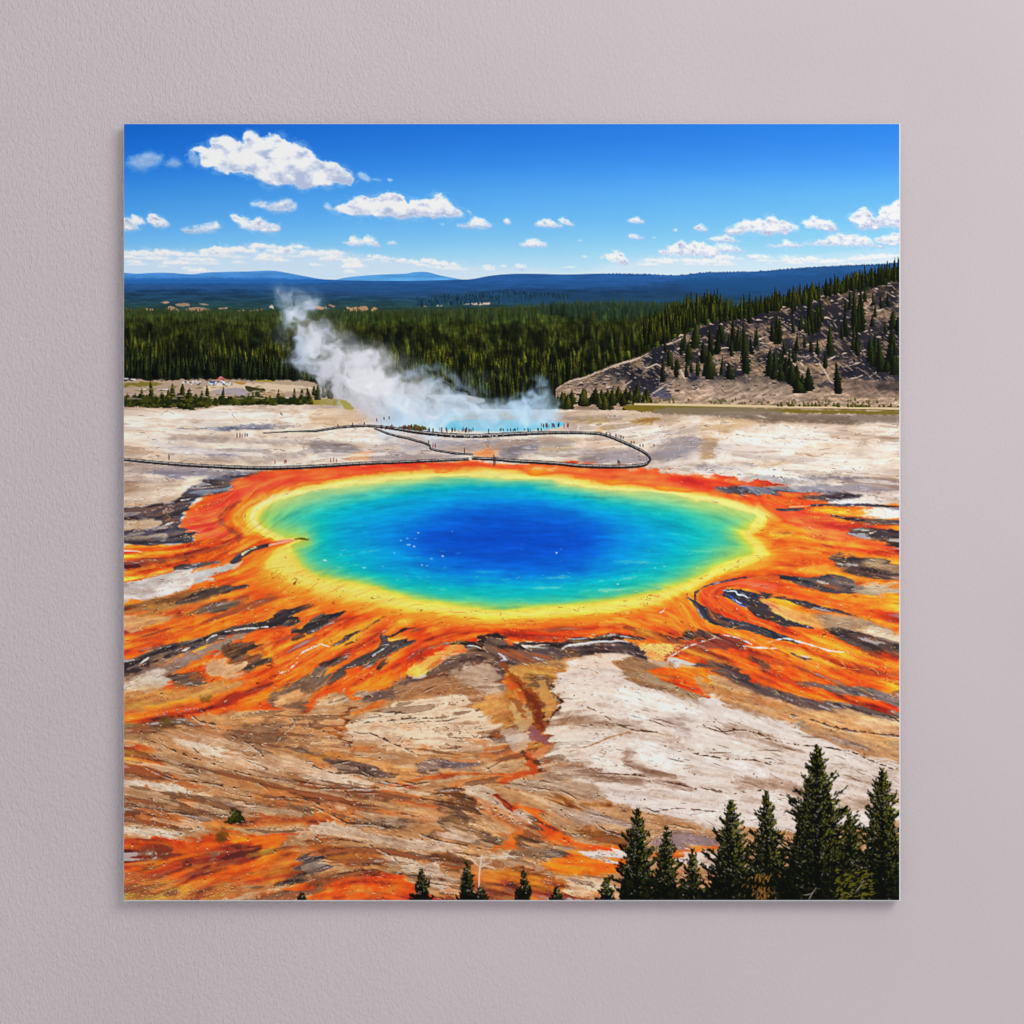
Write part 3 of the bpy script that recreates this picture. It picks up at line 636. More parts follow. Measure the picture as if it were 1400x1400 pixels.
# paler, softer far rim and left rim
fs = [(0,(238,112,58)),(.5,(240,128,52)),(1.0,(246,196,92)),(1.5,(248,222,134)),(1.85,(226,218,134)),(2.0,(186,208,136)),(2.3,(118,198,160)),(2.7,(50,184,178)),(3.0,(0,164,194))]
fc = np.stack([np.interp(t, [a for a, _ in fs], [c[j] for _, c in fs]) for j in range(3)], -1).astype(F) / 255
far = (1 - ss(672, 712, gy[rg] - 18 * ss(930, 1050, gx[rg]) )) * (1 - ss(2.6, 3.0, t)) * .85
pc = pc + far[..., None] * (fc - pc)
rip = fbm(gx[rg] / 26 + .6 * L5[rg], gy[rg] / 1.7, 3, 800); rip2 = fbm(gx[rg] / 60, gy[rg] / 5, 3, 810)
wk = 1 + (.09 * rip * ss(-.05, .2, rip2) + .05 * rip2) * ss(2.1, 2.5, t) + 0.012 * L2[rg] * ss(1.9, 2.2, t) + 0.02 * L1[rg] + 0.012 * L3[rg] + 0.06 * N2[rg] * (t < 2)
gl = ss(1.3, 2.6, .7 * L2[rg] + .7 * L4[rg]) * ss(2.0, 2.3, t) * (1 - ss(3.2, 3.8, t)) * (0.35 + 0.65 * ss(740, 800, gy[rg]))
pc = np.clip(pc * wk[..., None], 0, 1); pc = pc + (0.34 * gl)[..., None] * (col((190,236,210)) - pc)
dl = ss(1.4, 2.4, -L2[rg]) * ss(1.95, 2.2, t) * (1 - ss(3.0, 3.5, t))
pc = pc + (0.12 * dl)[..., None] * (col((0,110,100)) - pc)
al = ss(0.05, 0.62, t)
put(rg, al, pc); v = ID[rg]; v[t > 1.75] = m_pool
P('P4',(232,84,34),[0,740,60,705,160,680,280,670,420,690,540,720,460,740,380,738,260,726,160,726,130,770,170,830,100,800,20,790],4,3,1,.9)
P('P4',(238,128,96),[200,690,300,676,420,696,500,730,380,716],5,3,1,.6)
L('P4',(196,58,20),[6,18,20,14,6],[300,700,150,712,90,770,140,850,300,920],3,2,1,.7); L('P4',(250,130,50),[4,12,12,4],[330,690,130,705,50,770,90,850],2.5,2,1,.6)
L('P4',(62,60,70),[3,5,7,10,13,18,30,54,72,62,52,44,34,8],[300,648,200,664,100,684,20,708,-40,752,-52,800,-30,840,10,880,70,928,170,960,310,985,440,1025,540,1055,660,1095],.9,.7,1.6)
P('P4',(46,46,72),[138,775,165,730,260,728,380,758,490,790,420,795,362,802,405,832,330,856,240,822,165,785],1.1,1,1)
L('P4',(58,52,56),[44,64,50,30,8],[330,846,400,890,510,930,620,968,745,992],1.3,1.5,1)
L('P4',(236,232,236),[3,11,9,10,4],[168,742,225,742,245,766,280,768,316,790],.8,0,.5); L('P4',(70,100,190),[6,14,10,4],[180,768,225,800,262,836,300,846],1,0,1); L('P4',(236,232,236),[2,6,2],[225,790,240,812,275,826],.7,0,.4)
P('P1',(128,104,92),[40,1300,180,1215,350,1150,540,1110,640,1060,740,1035,720,1075,560,1140,420,1190,300,1260,160,1300,40,1350],2.5,3,2,.85)
L('P1',(48,38,38),[6,22,12,26,16,30,12,8],[40,1268,150,1205,260,1165,360,1130,470,1105,560,1080,660,1045,760,1020],1,2,1.5,.9); L('P1',(60,48,46),[6,20,14,24,8],[60,1310,180,1255,280,1215,400,1165,520,1125],1.2,2,2,.7)
# ring lines on the left lobe and round the pool
L('P1',(176,66,40),[4,20,26,24,26,10],[880,110,740,190,700,250,760,310,830,360,830,410],3,2,2,.7)
L('P1',(255,176,62),[6,20,22,16,6],[1180,45,960,115,830,200,800,260,900,340],3,2,1,.6)
L('P1',(214,110,48),[4,10,10,4],[1200,60,980,130,870,180,850,240],2,1,1,.6)
L('P1',(250,224,150),[8,24,30,26,14,4],[1240,60,1080,100,960,170,925,230,970,300,1130,370],3,1,0,.8)
L('P1',(96,84,30),[4,16,8],[1215,388,1262,382,1308,388],1,0,1)
L('P1',(226,160,120),[4,14,8],[1080,400,1150,395,1230,394],1.5,0,1)
L('P4',(252,222,130),[6,20,26,18,6],[-10,104,160,120,320,160,420,215,400,280],3,1,1,.6)
P('P1',YL,[1040,560,1180,500,1260,580,1330,650,1220,660,1100,620],10,5,2,.7)
P('P1',(240,96,20),[850,600,940,560,980,620,920,680,860,660],5,5,2,.6)
P('P2',YL,[0,690,200,740,420,810,300,820,100,790,0,770],8,5,1,.5)

# ---- fine cracks, crusts and glints that follow the ground
C[:] = np.clip(C * (1 + (low * left)[..., None] * np.array([-.02, -.06, -.12], F)), 0, 1)
for cx_, cy_, rx_, ry_, k_ in [(270,572,150,13,.6),(520,600,80,10,.45),(1120,612,120,22,.6),(1160,648,90,9,.5),(870,600,40,14,.5),(230,588,70,8,.5),(1000,640,60,6,.4),(1180,575,60,6,.4)]:
    mixin(k_ * np.exp(-(((gx - cx_) / rx_) ** 2 + ((gy - cy_) / ry_) ** 2) ** 1.5) * ss(-.6, .5, L7 + .6 * L4 + 1.5 * N2) * pale, (250,244,240))
for cx_, cy_, rx_, ry_, k_ in [(920,610,40,22,.45),(400,586,60,5,.5),(560,612,60,7,.4),(760,612,60,12,.35),(300,612,80,9,.35),(330,650,80,9,.4),(1130,668,110,6,.45)]:
    mixin(k_ * np.exp(-(((gx - cx_) / rx_) ** 2 + ((gy - cy_) / ry_) ** 2) ** 1.5) * ss(-.6, .6, L7 + .6 * L5) * pale, (136,136,156))
wm_ = (1 - ss(640, 700, gy)) * (1 - ss(.3, .5, C.max(2) - C.min(2))); C[:] = np.clip(C * (1 + wm_[..., None] * np.array([.01, -.005, -.03], F)), 0, 1)
def strokes(n, dens, steps, c, a, wob=0.5, hl=None, hoff=1.4, seed=0, w=1):
    r = np.random.default_rng(100 + seed)
    x = r.uniform(0, PW - 1, n * 4); y = r.uniform(375, PH - 1, n * 4)
    keep = r.uniform(0, 1, n * 4) < dens[y.astype(int), x.astype(int)]
    x, y = x[keep][:n], y[keep][:n]
    m = len(x); ln = r.integers(steps // 3, steps, m); off = r.uniform(-.35, .35, m); st = r.uniform(.35, 1, m)
    acc = np.zeros((PH, PW), F); acc2 = np.zeros((PH, PW), F)
    def splat(A, x, y, v):
        xi = np.floor(x).astype(int); yi = np.floor(y).astype(int); fx = x - xi; fy = y - yi
        ok = (xi >= 0) & (yi >= 0) & (xi < PW - 1) & (yi < PH - 1)
        xi, yi, fx, fy, v = xi[ok], yi[ok], fx[ok], fy[ok], v[ok]
        for dx, dy, q in ((0,0,(1-fx)*(1-fy)),(1,0,fx*(1-fy)),(0,1,(1-fx)*fy),(1,1,fx*fy)):
            np.maximum.at(A, (yi + dy, xi + dx), q * v)
    for kk in range(steps):
        live = kk < ln
        xi = np.clip(x, 0, PW - 1).astype(int); yi = np.clip(y, 0, PH - 1).astype(int)
        an = np.arctan2(FY[yi, xi], FX[yi, xi]) + off
        off = off * .94 + r.normal(0, wob * .3, m)
        x = x + .8 * np.cos(an); y = y + .8 * np.sin(an)
        tp = np.sin(np.pi * np.clip(kk / ln, 0, 1)) ** .6
        for q in range(w): splat(acc, x[live], y[live] + q * .8, (st * tp)[live])
        if hl is not None: splat(acc2, x[live], y[live] + hoff * w, (st * tp)[live])
    if hl is not None: C[:] += (acc2 * a * .8)[..., None] * (col(hl) - C)
    C[:] += (acc * a)[..., None] * (col(c) - C)
lum = C.mean(2); drk = (1 - ss(.30, .46, lum)) * ss(640, 650, gy) * (ID != m_pool)
mixin(.42 * drk, (112,82,66)); mixin(.55 * ss(.1, 1.1, L4 + .5 * L7) * drk, (136,104,84)); mixin(.30 * ss(.6, 1.3, -L4 - .4 * L5) * drk, (30,24,30)); mixin(.55 * ss(1.5, 2.0, L4) * drk, (206,194,190)); mixin(.4 * ss(1.2, 1.7, L7) * drk * ss(760, 800, gy), (206,96,34))
sat = C.max(2) - C.min(2); lum = C.mean(2)
notpool = (ID != m_pool).astype(F)
pale = (1 - ss(.3, .55, sat)) * notpool
clump = ss(-.1, .5, fbm(gx / 45, gy / 20, 4, 90))
near = ss(900, 1000, gy)
def cracks(Lf, c0, w, m, c, a, hl=None):
    e = Lf - c0
    C[:] += (a * np.clip(1 - np.abs(e) / w, 0, 1) * m)[..., None] * (col(c) - C)
    if hl is not None: C[:] += (.75 * a * np.clip(1 - np.abs(e - w * 1.5) / w, 0, 1) * m)[..., None] * (col(hl) - C)
cl2 = ss(.0, .3, fbm(gx / 30, gy / 14, 4, 160)) * (ss(-.2, .1, fbm(gx / 8, gy / 8, 2, 170)))
cl3 = ss(.02, .3, fbm(gx / 40 + 5, gy / 18, 4, 180)) * (ss(-.15, .1, fbm(gx / 9, gy / 9, 2, 190)))
wide = .45 + .55 * (1 - ss(700, 900, gx) * (1 - ss(1060, 1120, gy)))
cracks(L5, .35, .10, cl2 * near * pale * wide, (84,50,28), .85, (246,230,212)); cracks(L5, -.6, .10, cl3 * near * pale * wide, (96,60,36), .75, (240,220,200))
cracks(L2, .5, .16, cl3 * near * pale * wide, (92,58,36), .6, (244,228,212))
cracks(L5, .9, .12, cl3 * near * (1 - pale), (120,40,6), .6, (255,180,80))
strokes(700, pale * near * (0.15 + clump), 22, (84,50,30), .72, .2, (244,226,208), 1.3, 1)
strokes(260, pale * near * clump, 50, (70,40,24), .8, .16, (246,230,214), 1.5, 2, 2)
strokes(1300, notpool * near * clump, 9, (250,230,204), .8, .7, (90,56,34), 1.2, 3)
strokes(1000, notpool * near * clump, 6, (46,24,14), .9, .9, (255,236,214), 1.4, 4, 2)
mid = ss(640, 700, gy) * (1 - ss(930, 980, gy)) * notpool * (np.abs(sdf(pl(YB), FULL)) > 6) 
strokes(1500, mid * ss(.45, .8, sat) * (0.2 + clump), 40, (190,52,10), .5, .15, None, 1.5, 5)
cracks(L4, 1.0, .22, mid * cl2, (126,40,10), .5, (255,186,96)); cracks(L4, -1.2, .2, mid * cl3, (255,206,130), .5)
strokes(1100, mid * ss(.45, .8, sat), 50, (255,176,60), .45, .15, None, 0, 6, 2)
strokes(600, mid * (1 - ss(.3, .6, sat)), 14, (232,220,214), .7, .3, (40,26,22), 1.3, 7)
cracks(L5, .3, .10, mid * cl2 * ss(730, 780, gy), (110,30,8), .75, (255,190,90)); cracks(L5, -.7, .10, mid * cl3, (255,196,110), .6, None); cracks(L2, .8, .14, mid * cl3, (160,44,8), .55, None)
strokes(420, mid * clump, 7, (255,232,200), .8, .8, (70,30,16), 1.3, 8)
farz = ss(555, 565, gy) * (1 - ss(690, 740, gy)) * notpool
strokes(900, farz * pale * (0.1 + clump), 16, (110,82,70), .7, .25, None, 0, 9)
cracks(L5, .4, .09, farz * pale * cl2, (96,72,62), .75, (250,244,238)); cracks(L2, -.5, .14, farz * pale * cl3, (120,96,88), .6, (250,244,238))
strokes(1200, farz * pale, 20, (250,244,238), .5, .15, None, 0, 10)
strokes(700, farz * pale * clump, 24, (120,118,140), .6, .3, None, 0, 11)
strokes(260, (ID == m_pool) * ss(720, 800, gy), 14, (214,246,226), .5, .3, (0,120,120), 1.3, 12)
# rust channel running down from the mats through the bleached crust
for tl, c, w, q, a in [('Q3',(150,74,20),[20,50,70,80,60,40],[-60,-60,20,40,90,110,140,190,150,270,175,330],.8),('Q3',(116,52,14),[10,30,40,30,10],[30,60,100,140,160,210,150,270,180,320],.75),('Q3',(84,50,26),[10,18,16,20,14,8],[235,60,240,110,272,150,290,200,255,245,205,300],.85),
    ('Q3',(206,150,84),[40,70,60,30],[180,60,200,130,230,180,215,250],.7),('Q3',(208,170,120),[60,110,90,40],[20,180,60,250,80,300,60,330],.6),('Q3',(200,172,148),[30,90,100,50],[-60,350,10,380,50,410,20,450],.6),('Q3',(216,192,172),[20,40,20],[-30,390,20,390,60,375],.5),
    ('Q3',(150,92,88),[30,50,50,34,8],[110,330,130,360,170,385,205,410,240,440],.9),('Q3',(206,122,84),[20,40,40,20],[235,440,190,465,130,490,80,480],.7),('Q3',(190,74,20),[30,60,50,20],[90,500,120,540,140,575,120,600],.85),('Q3',(196,88,36),[20,30,22,12],[-40,640,10,625,60,605,110,590],.85),
    ('Q3',(96,62,36),[6,12,10,6],[60,475,90,510,160,540,165,580],.8),('Q2',(210,92,22),[20,50,40,20],[1140,40,1190,90,1230,130,1240,180],.7),('Q2',(140,66,18),[20,40,30],[1180,150,1230,200,1250,260],.6)]:
    L(tl,c,w,q,2.2,1.5,4.5,a)
# long ridge lines
for tl, w, pts in [('Q1',[4,12,10,12,10,6],[240,415,380,482,600,552,800,610,1000,640,1240,672]),('Q1',[4,9,9,9,6],[170,560,330,632,600,668,700,722,830,745]),('Q1',[4,8,8,4],[830,745,1000,745,1110,752,1240,800]),
    ('Q1',[3,10,4],[150,390,240,420,300,430]),('Q1',[4,12,12,5],[1045,265,1060,300,985,370,950,415]),('Q1',[3,8,8,3],[450,255,500,290,590,310,610,340]),('Q1',[3,8,8,3],[680,370,740,400,800,430,860,480]),
    ('Q2',[4,12,12,10,4],[-10,795,130,862,200,900,350,905,445,932]),('Q2',[4,12,10,10,3],[590,938,700,990,850,1020,1000,1052,1060,1060]),('Q2',[3,8,8,3],[-10,690,250,690,500,680,700,650]),
    ('Q2',[3,8,4],[300,345,420,400,620,490]),('Q2',[3,6,6,3],[220,300,400,290,600,270,760,275]),('Q2',[3,7,7,3],[250,560,330,610,430,650,520,665]),('Q2',[3,8,8,3],[190,1000,330,1030,450,1090,520,1150]),
    ('Q2',[3,6,6,3],[0,560,120,600,260,600,360,640]),('Q2',[4,8,8,4],[100,325,160,350,225,380,225,440]),
    ('Q3',[4,14,16,10],[235,80,255,130,295,200,235,265]),('Q3',[3,7,7,5,3],[420,195,520,235,620,300,740,345,860,352]),('Q3',[3,6,8,6,3],[500,600,640,605,800,620,960,660,1100,690]),
    ('Q3',[3,8,3],[1060,470,1120,490,1200,500]),('Q3',[3,10,10,4],[170,840,280,910,360,960,420,975]),('Q3',[3,8,8,3],[500,890,540,930,620,960,690,985]),('Q3',[3,7,3],[860,830,1000,810,1200,830]),
    ('Q4',[3,6,6,4],[0,310,110,350,240,340,380,380]),('Q4',[3,6,6,3],[380,390,560,430,700,440,880,470]),('Q4',[3,6,6,3],[0,490,150,515,300,520,420,550]),('Q4',[3,6,6,3],[0,690,200,720,380,705,560,760]),
    ('Q4',[3,6,6,3],[880,465,1000,520,1100,560,1190,600]),('Q4',[3,8,8,3],[500,240,650,280,850,340,1180,380])]:
    w = [q_ * .62 for q_ in w]
    L(tl,(82,50,32),w,pts,.8,.9,2.4,.75)
    q = T(tl, pts) + np.array([0, 2.0]); L(None,(244,226,208),max(w)/4.375*.6,q.ravel(),.8,.8,2.6,.4)
L('Q3',(178,130,88),[3,9,9,4],[350,470,480,430,600,380,720,352],.9,.5,.8,.9)
for tl, w, pts in [('P1',[3,8,4],[740,1018,850,1000,1030,985]),('P1',[3,12,3],[440,1150,470,1140,495,1128]),('P1',[3,10,3],[150,1252,180,1220,215,1195]),('P1',[3,8,3],[610,1080,650,1050,680,1040]),
    ('P1',[3,8,3],[330,290,370,275,410,262]),('P1',[3,8,3],[430,120,480,115,520,100]),('P4',[3,6,6,4,4,3],[150,1040,250,1062,340,1105]),('P4',[3,7,9,9,9,6,3],[430,1100,560,1065,700,1098,860,1145,940,1155,1000,1162]),
    ('P4',[3,8,3],[280,1115,380,1128,520,1132]),('P4',[3,8,3],[1140,340,1160,345,1190,330]),('P1',[3,7,7,3],[1230,1200,1270,1160,1330,1130,1400,1100]),('P1',[3,7,3],[1110,1300,1170,1280,1230,1230]),
    ('P3',[3,8,3],[1005,890,1030,880,1045,860]),('P3',[3,8,6,3],[1080,1190,1150,1150,1230,1110,1390,1060]),('P2',[3,6,3],[0,1090,60,1110,100,1120])]:
    L(tl,(246,226,206),w,pts,.8,0,1.2,.9)
# glints on the water
for tl, x, y, r in [('P2',640,425,14),('P2',690,382,9),('P2',635,380,9),('P2',710,343,5),('P2',593,343,4),('P2',545,480,5),('P2',390,465,6),('P2',70,530,12),('P2',180,492,8),('P2',345,580,12),('P2',465,572,5),('P2',800,520,6),('P2',875,502,6),
    ('P2',735,562,4),('P2',770,566,5),('P2',940,333,5),('P2',680,436,5),('P2',590,395,4),('P3',332,535,5),('P3',395,505,4),('P3',402,560,4),('P3',305,480,4),('P3',978,582,5),('P3',1040,573,7),('P3',852,520,5),('P3',725,692,6),('P3',1005,215,5),('P3',1270,582,5),('P3',785,582,4)]:
    L(tl,(226,246,250),[r*.3,r*.6,r*.3],[x-r*.8,y+1,x,y-1,x+r*.9,y],.8,0,1.2,.8)
L('P3',(10,104,110),[2,8,8,2],[200,80,420,90,600,100,760,95],3,2.5,2,.3)
gsh = ss(640, 660, gy)[..., None] * (ID != m_pool)[..., None] + .25
det = np.stack([C[..., j] - blur(C[..., j], 1.6) for j in range(3)], -1); loc = np.stack([blur(C[..., j], 1.6) - blur(C[..., j], 14) for j in range(3)], -1)
C[:] = C + det * .5 * gsh + loc * .22 * gsh; gray = C.mean(2, keepdims=True)
C[:] = np.clip(gray + (C - gray) * (1 - .06 * gsh * ss(.35, .7, (C.max(2) - C.min(2)))[..., None]), 0, 1); C[:] = np.clip(C - .16 * gsh * C * (1 - C) * (1 - 2 * C) * 1.2, 0.03, 1)
wht_ = ss(.80, .93, C.mean(2)) * (ID != m_pool) * ss(880, 900, gy); C[:] = C * (1 - wht_[..., None] * np.array([.05, .075, .10], F))
fl_ = ss(640, 660, gy)[..., None] * (ID != m_pool)[..., None] * np.array([.17, .135, .135], F); C[:] = np.sqrt(C * C + .55 * fl_ * fl_) 
C[:] = np.clip(C, 0, 1); GROUND = C.copy(); GID = ID.copy()
# --- PAINT2
# ================= the upper part of the picture
C[:] = 0; ID[:] = 0
# sky
ys = [170, 200, 225, 260, 300, 330, 350, 372]
lf = [(18,98,198),(26,108,208),(36,120,216),(58,142,224),(84,164,232),(112,184,238),(146,200,240),(176,212,242)]
rt = [(44,130,228),(56,140,232),(70,154,238),(98,178,244),(120,194,248),(146,208,250),(170,218,250),(196,226,250)]
u = np.clip((gx - 170) / 1060, 0, 1) ** 0.9
for j in range(3):
    a = np.interp(gy, ys, [c[j] for c in lf]); b = np.interp(gy, ys, [c[j] for c in rt])
    C[..., j] = (a + (b - a) * u) / 255
C *= (1 + 0.012 * fbm(gx / 60, gy / 30, 3, 200))[..., None]

def cloud(tile, pts, bright=1.0, soft=2.2, rough=3.0, a=1.0, i=None, shade=(176,188,216), sz=1.0, hi=(255,252,249), fade=0.0):
    p = spline(T(tile, pts), True, 4)
    s = box(p, 16)
    d = sdf(p, s); x, y = gx[s], gy[s]
    b = fbm(x / (15 * sz), y / (11 * sz), 5, 300, .42); fine = fbm(x / (5 * sz) + 3, y / (4.2 * sz), 3, 310)
    b2 = fbm(x / (20 * sz) + 7, y / (12 * sz) + 2, 4, 320, .45)
    d = d + rough * (2.3 * b + .95 * fine)
    al = a * (1 - ss(-soft * 1.5, soft * 1.5, d))
    al = al * (1 - fade * ss(.45, 1.0, (y - p[:, 1].min()) / (p[:, 1].max() - p[:, 1].min() + 1e-3)))
    y0, y1 = p[:, 1].min(), p[:, 1].max()
    v = (y - y0) / (y1 - y0 + 1e-3)
    lum = .93 - 0.72 * ss(.2, 1.1, v + .9 * b2) + 2.2 * b2 * ss(0, 4, -d) + .28 * fine
    lum = lum + .35 * (1 - ss(0, 4 * sz + 1, -d)) * (1 - v) - .12 * ss(.75, 1, v)
    lum = np.clip(lum * bright, 0, 1)[..., None]
    cc = col(shade) + lum * (col(hi) - col(shade))
    halo = .30 * a * np.clip(1 - ss(-2, 8 * min(sz, 1.0) + 2, d + 5 * sz * b2 * 2), 0, 1) * ss(-.25, .25, b + .5 * fine)
    put(s, halo, col((206,222,244)))
    put(s, al, cc, i)
mc = lambda lab=None: motif('printed_cloud', lab)
# low haze of cloud on the horizon
P(None,(206,222,240),[165,352,250,345,440,344,560,358,680,366,760,371,760,392,165,392],8,0,3,.75)
P(None,(212,226,244),[820,366,900,352,1000,350,1100,352,1240,342,1240,380,820,382],8,0,3,.65)
cloud('S1',[590,340,560,300,575,230,500,230,570,190,620,210,640,150,720,140,800,150,860,170,870,110,905,95,960,115,990,140,1050,122,1110,130,1160,170,1240,180,1320,220,1370,290,1400,310,1480,310,1540,350,1590,370,1610,430,1560,460,1400,475,1270,490,1180,465,1110,475,1040,455,980,430,930,395,820,385,720,370],1,2.0,3.2,1,mc('largest white cumulus cloud, high on the left of the picture'),sz=1.25)
cloud('S1',[70,310,130,280,210,245,300,275,260,330,190,355,120,345],.55,4,3,.6,mc())
cloud('S1',[345,325,390,285,440,320,400,340],.5,3,2,.55,mc(),sz=.7)
cloud('S1',[480,290,520,230,560,280,540,320],.5,3,3,.5,None,sz=.7)
cloud('S1',[920,600,960,575,1010,590,1080,590,1160,565,1225,605,1180,640,1080,648,1000,620],.72,2.5,2.4,.85,mc(),sz=.7)
cloud('S1',[780,675,850,680,920,710,970,690,1040,730,1110,745,1090,790,1000,785,900,770,840,740],.9,2.2,2.2,.95,mc(),sz=.7)
cloud('S1',[440,770,540,755,610,735,680,720,705,755,640,785,560,792,480,790],.75,2.5,2.2,.85,mc(),sz=.6)
cloud('S1',[205,690,230,665,290,685,350,730,345,750,280,752,225,730],1,1.8,1.6,1,mc(),sz=.6)
cloud('S1',[40,700,90,690,110,675,160,690,190,725,130,740,150,765,60,778,40,760],.88,2.2,2.2,.95,mc(),sz=.6)
def bank(tile, top, depth, n, i, a=.9, seed=0, sc=1.0):
    """a bank of many small puffs below a traced top line"""
    q = T(tile, top); rr = np.random.default_rng(seed); f = TILE[tile][2]
    for k in range(n):
        x = rr.uniform(q[0, 0], q[-1, 0]); yt = np.interp(x, q[:, 0], q[:, 1]); v = rr.uniform(0, 1) ** 1.3
        w = rr.uniform(8, 17) * sc * (1 - .25 * v); h_ = rr.uniform(3.2, 6.2) * sc * (1 - .45 * v); y = yt + v * depth / f
        pts = [x-w, y+h_*.8, x-w*.8, y+h_*.1, x-w*.35, y-h_*rr.uniform(.2,.6)+h_*.4, x+w*rr.uniform(-.1,.2), y, x+w*.45, y+h_*rr.uniform(.0,.5), x+w, y+h_*.85, x+w*.3, y+h_*1.15, x-w*.5, y+h_*1.1]
        cloud(None, pts, .97 - .1 * v, 1.8, 1.7, a * (1 - .45 * v), i, (198,206,226), .55 * sc, (255,250,246), .6)
bank('S1',[40,905,120,905,210,872,260,890,330,908,400,900,470,905,530,945,600,985],110,30,mc('left cloud bank above the printed horizon'),.92,1,1.25)
bank('S1',[600,905,660,885,740,895,780,880,900,875,930,848,970,862,1040,890,1090,858,1150,868,1210,856,1270,870,1330,905,1400,885,1480,910,1560,925,1600,960,1650,990],120,46,mc('middle cloud bank above the printed horizon'),.92,2,1.3)
bank('S2',[350,942,450,935,520,955,570,955,640,968,700,962,770,965,830,980,890,985,960,992,1060,982,1140,990,1220,1012],50,30,mc('thin cloud bank left of the picture centre'),.88,3,.85)
cloud('S2',[115,620,200,600,240,575,310,550,370,555,420,540,480,525,560,522,610,560,640,600,660,570,740,565,800,550,830,525,880,540,940,600,1010,660,990,682,880,685,760,680,640,695,540,690,400,675,220,670,150,640],1,1.8,2.6,1,mc('long low white cumulus cloud under the largest one'),sz=1.0)
cloud('S2',[70,610,85,590,110,620,100,640],.7,2,1.5,.7,None,sz=.5)
cloud('S2',[980,742,1040,735,1070,695,1120,690,1200,735,1190,755,1080,755],.9,2,1.8,.95,mc(),sz=.6)
cloud('S2',[200,860,240,850,250,818,300,830,330,845,350,818,400,830,440,875,420,888,340,870,280,880],.92,2,2,.95,mc(),sz=.6)
for tl, q, al in [('S2',[290,395,330,380,380,420,360,445],.5),('S2',[400,425,450,430,440,440],.35),('S2',[1295,708,1320,695,1340,725,1310,730],.9),('S2',[1045,640,1065,650,1070,670],.55),('S2',[500,860,540,850,565,870,520,875],.6),('S2',[505,425,525,430,515,440],.7),
      ('S3',[1110,770,1125,770,1120,782],.9),('S3',[480,955,500,950,520,970],.6),('S3',[600,965,620,955,625,972],.6),('S3',[450,845,475,842,465,852],.5),('S3',[345,1030,430,1020,400,1040],.5),('S3',[1340,835,1400,820,1420,840],.8),('S2',[860,730,885,732,870,742],.35),('S3',[960,822,980,825,970,832],.5),('S2',[1270,1020,1310,1018,1300,1030],.6)]:
    cloud(tl,q,.9,1.6,1,al,None,sz=.4)
cloud('S3',[160,735,200,705,260,705,300,725,340,745,300,755,220,750],.9,1.8,1.8,.95,mc(),sz=.5)
cloud('S3',[320,705,345,692,400,718,420,740,370,738],.95,1.5,1.3,.95,mc(),sz=.4)
cloud('S3',[50,872,95,860,100,840,150,838,210,860,235,880,180,888,100,885],.95,1.7,1.6,.97,mc(),sz=.5)
cloud('S3',[795,712,820,695,860,688,898,720,840,724],.92,1.6,1.4,.95,mc(),sz=.5)
cloud('S3',[798,822,825,800,870,818,898,828,850,834],.9,1.6,1.3,.9,mc(),sz=.5)
cloud('S3',[635,945,670,928,740,925,770,955,805,1000,760,1010,690,990],.98,2,2.2,.95,mc(),sz=.6)
cloud('S3',[1245,755,1290,738,1335,770,1300,780,1260,770],.85,1.8,1.5,.9,mc(),sz=.5)
cloud('S3',[20,1030,40,1010,90,1020,95,1040,40,1042],.9,2,1.4,.85,None,sz=.5)
cloud('S3',[1010,920,1070,895,1150,855,1210,865,1260,855,1330,875,1400,895,1420,940,1340,960,1220,945,1100,948,1030,940],.95,2.2,2.6,.95,mc(),sz=.7)
bank('S3',[820,985,900,968,1000,966,1080,965,1180,960,1260,975,1400,965,1480,985],40,34,mc('faint cloud bank right of the picture centre'),.75,4,.85)
bank('S4',[130,955,240,928,330,942,420,938,470,960,560,942,620,962,740,955,800,968,950,972,1080,955,1200,942,1370,935],45,50,mc('faint cloud bank above the treed slope'),.7,5,.9)
cloud('S4',[160,770,230,740,280,710,360,705,430,705,440,680,490,678,520,705,580,720,640,740,650,770,560,795,440,805,330,780,260,800,190,800],.95,2.2,2.6,1,mc('broad white cloud over the treed slope on the right'),sz=.8)
cloud('S4',[680,725,720,705,770,685,830,705,880,715,930,770,880,780,780,760,720,752],.93,2,2.2,.98,mc(),sz=.6)
cloud('S4',[1000,690,1050,650,1100,625,1150,650,1190,690,1220,640,1240,610,1280,610,1310,580,1370,580,1370,750,1240,750,1160,765,1080,765,1040,725],1,2,2.6,1,mc('bright cloud cut off by the right edge of the picture'),sz=.8)
cloud('S4',[70,835,150,812,200,825,250,850,180,855,100,850],.9,2,1.8,.9,mc(),sz=.5)
cloud('S4',[90,880,160,870,230,890,290,920,200,925,110,910],.88,2.4,2,.85,None,sz=.5)
cloud('S4',[445,880,540,870,560,845,610,855,690,878,620,890,500,888],.92,2,1.6,.9,mc(),sz=.5)
cloud('S4',[700,865,800,850,860,820,960,800,1060,810,1130,830,1210,870,1370,870,1370,800,1240,815,1180,840,1240,890,1100,885,940,880,800,875],.93,2.4,2.4,.93,mc(),sz=.6)
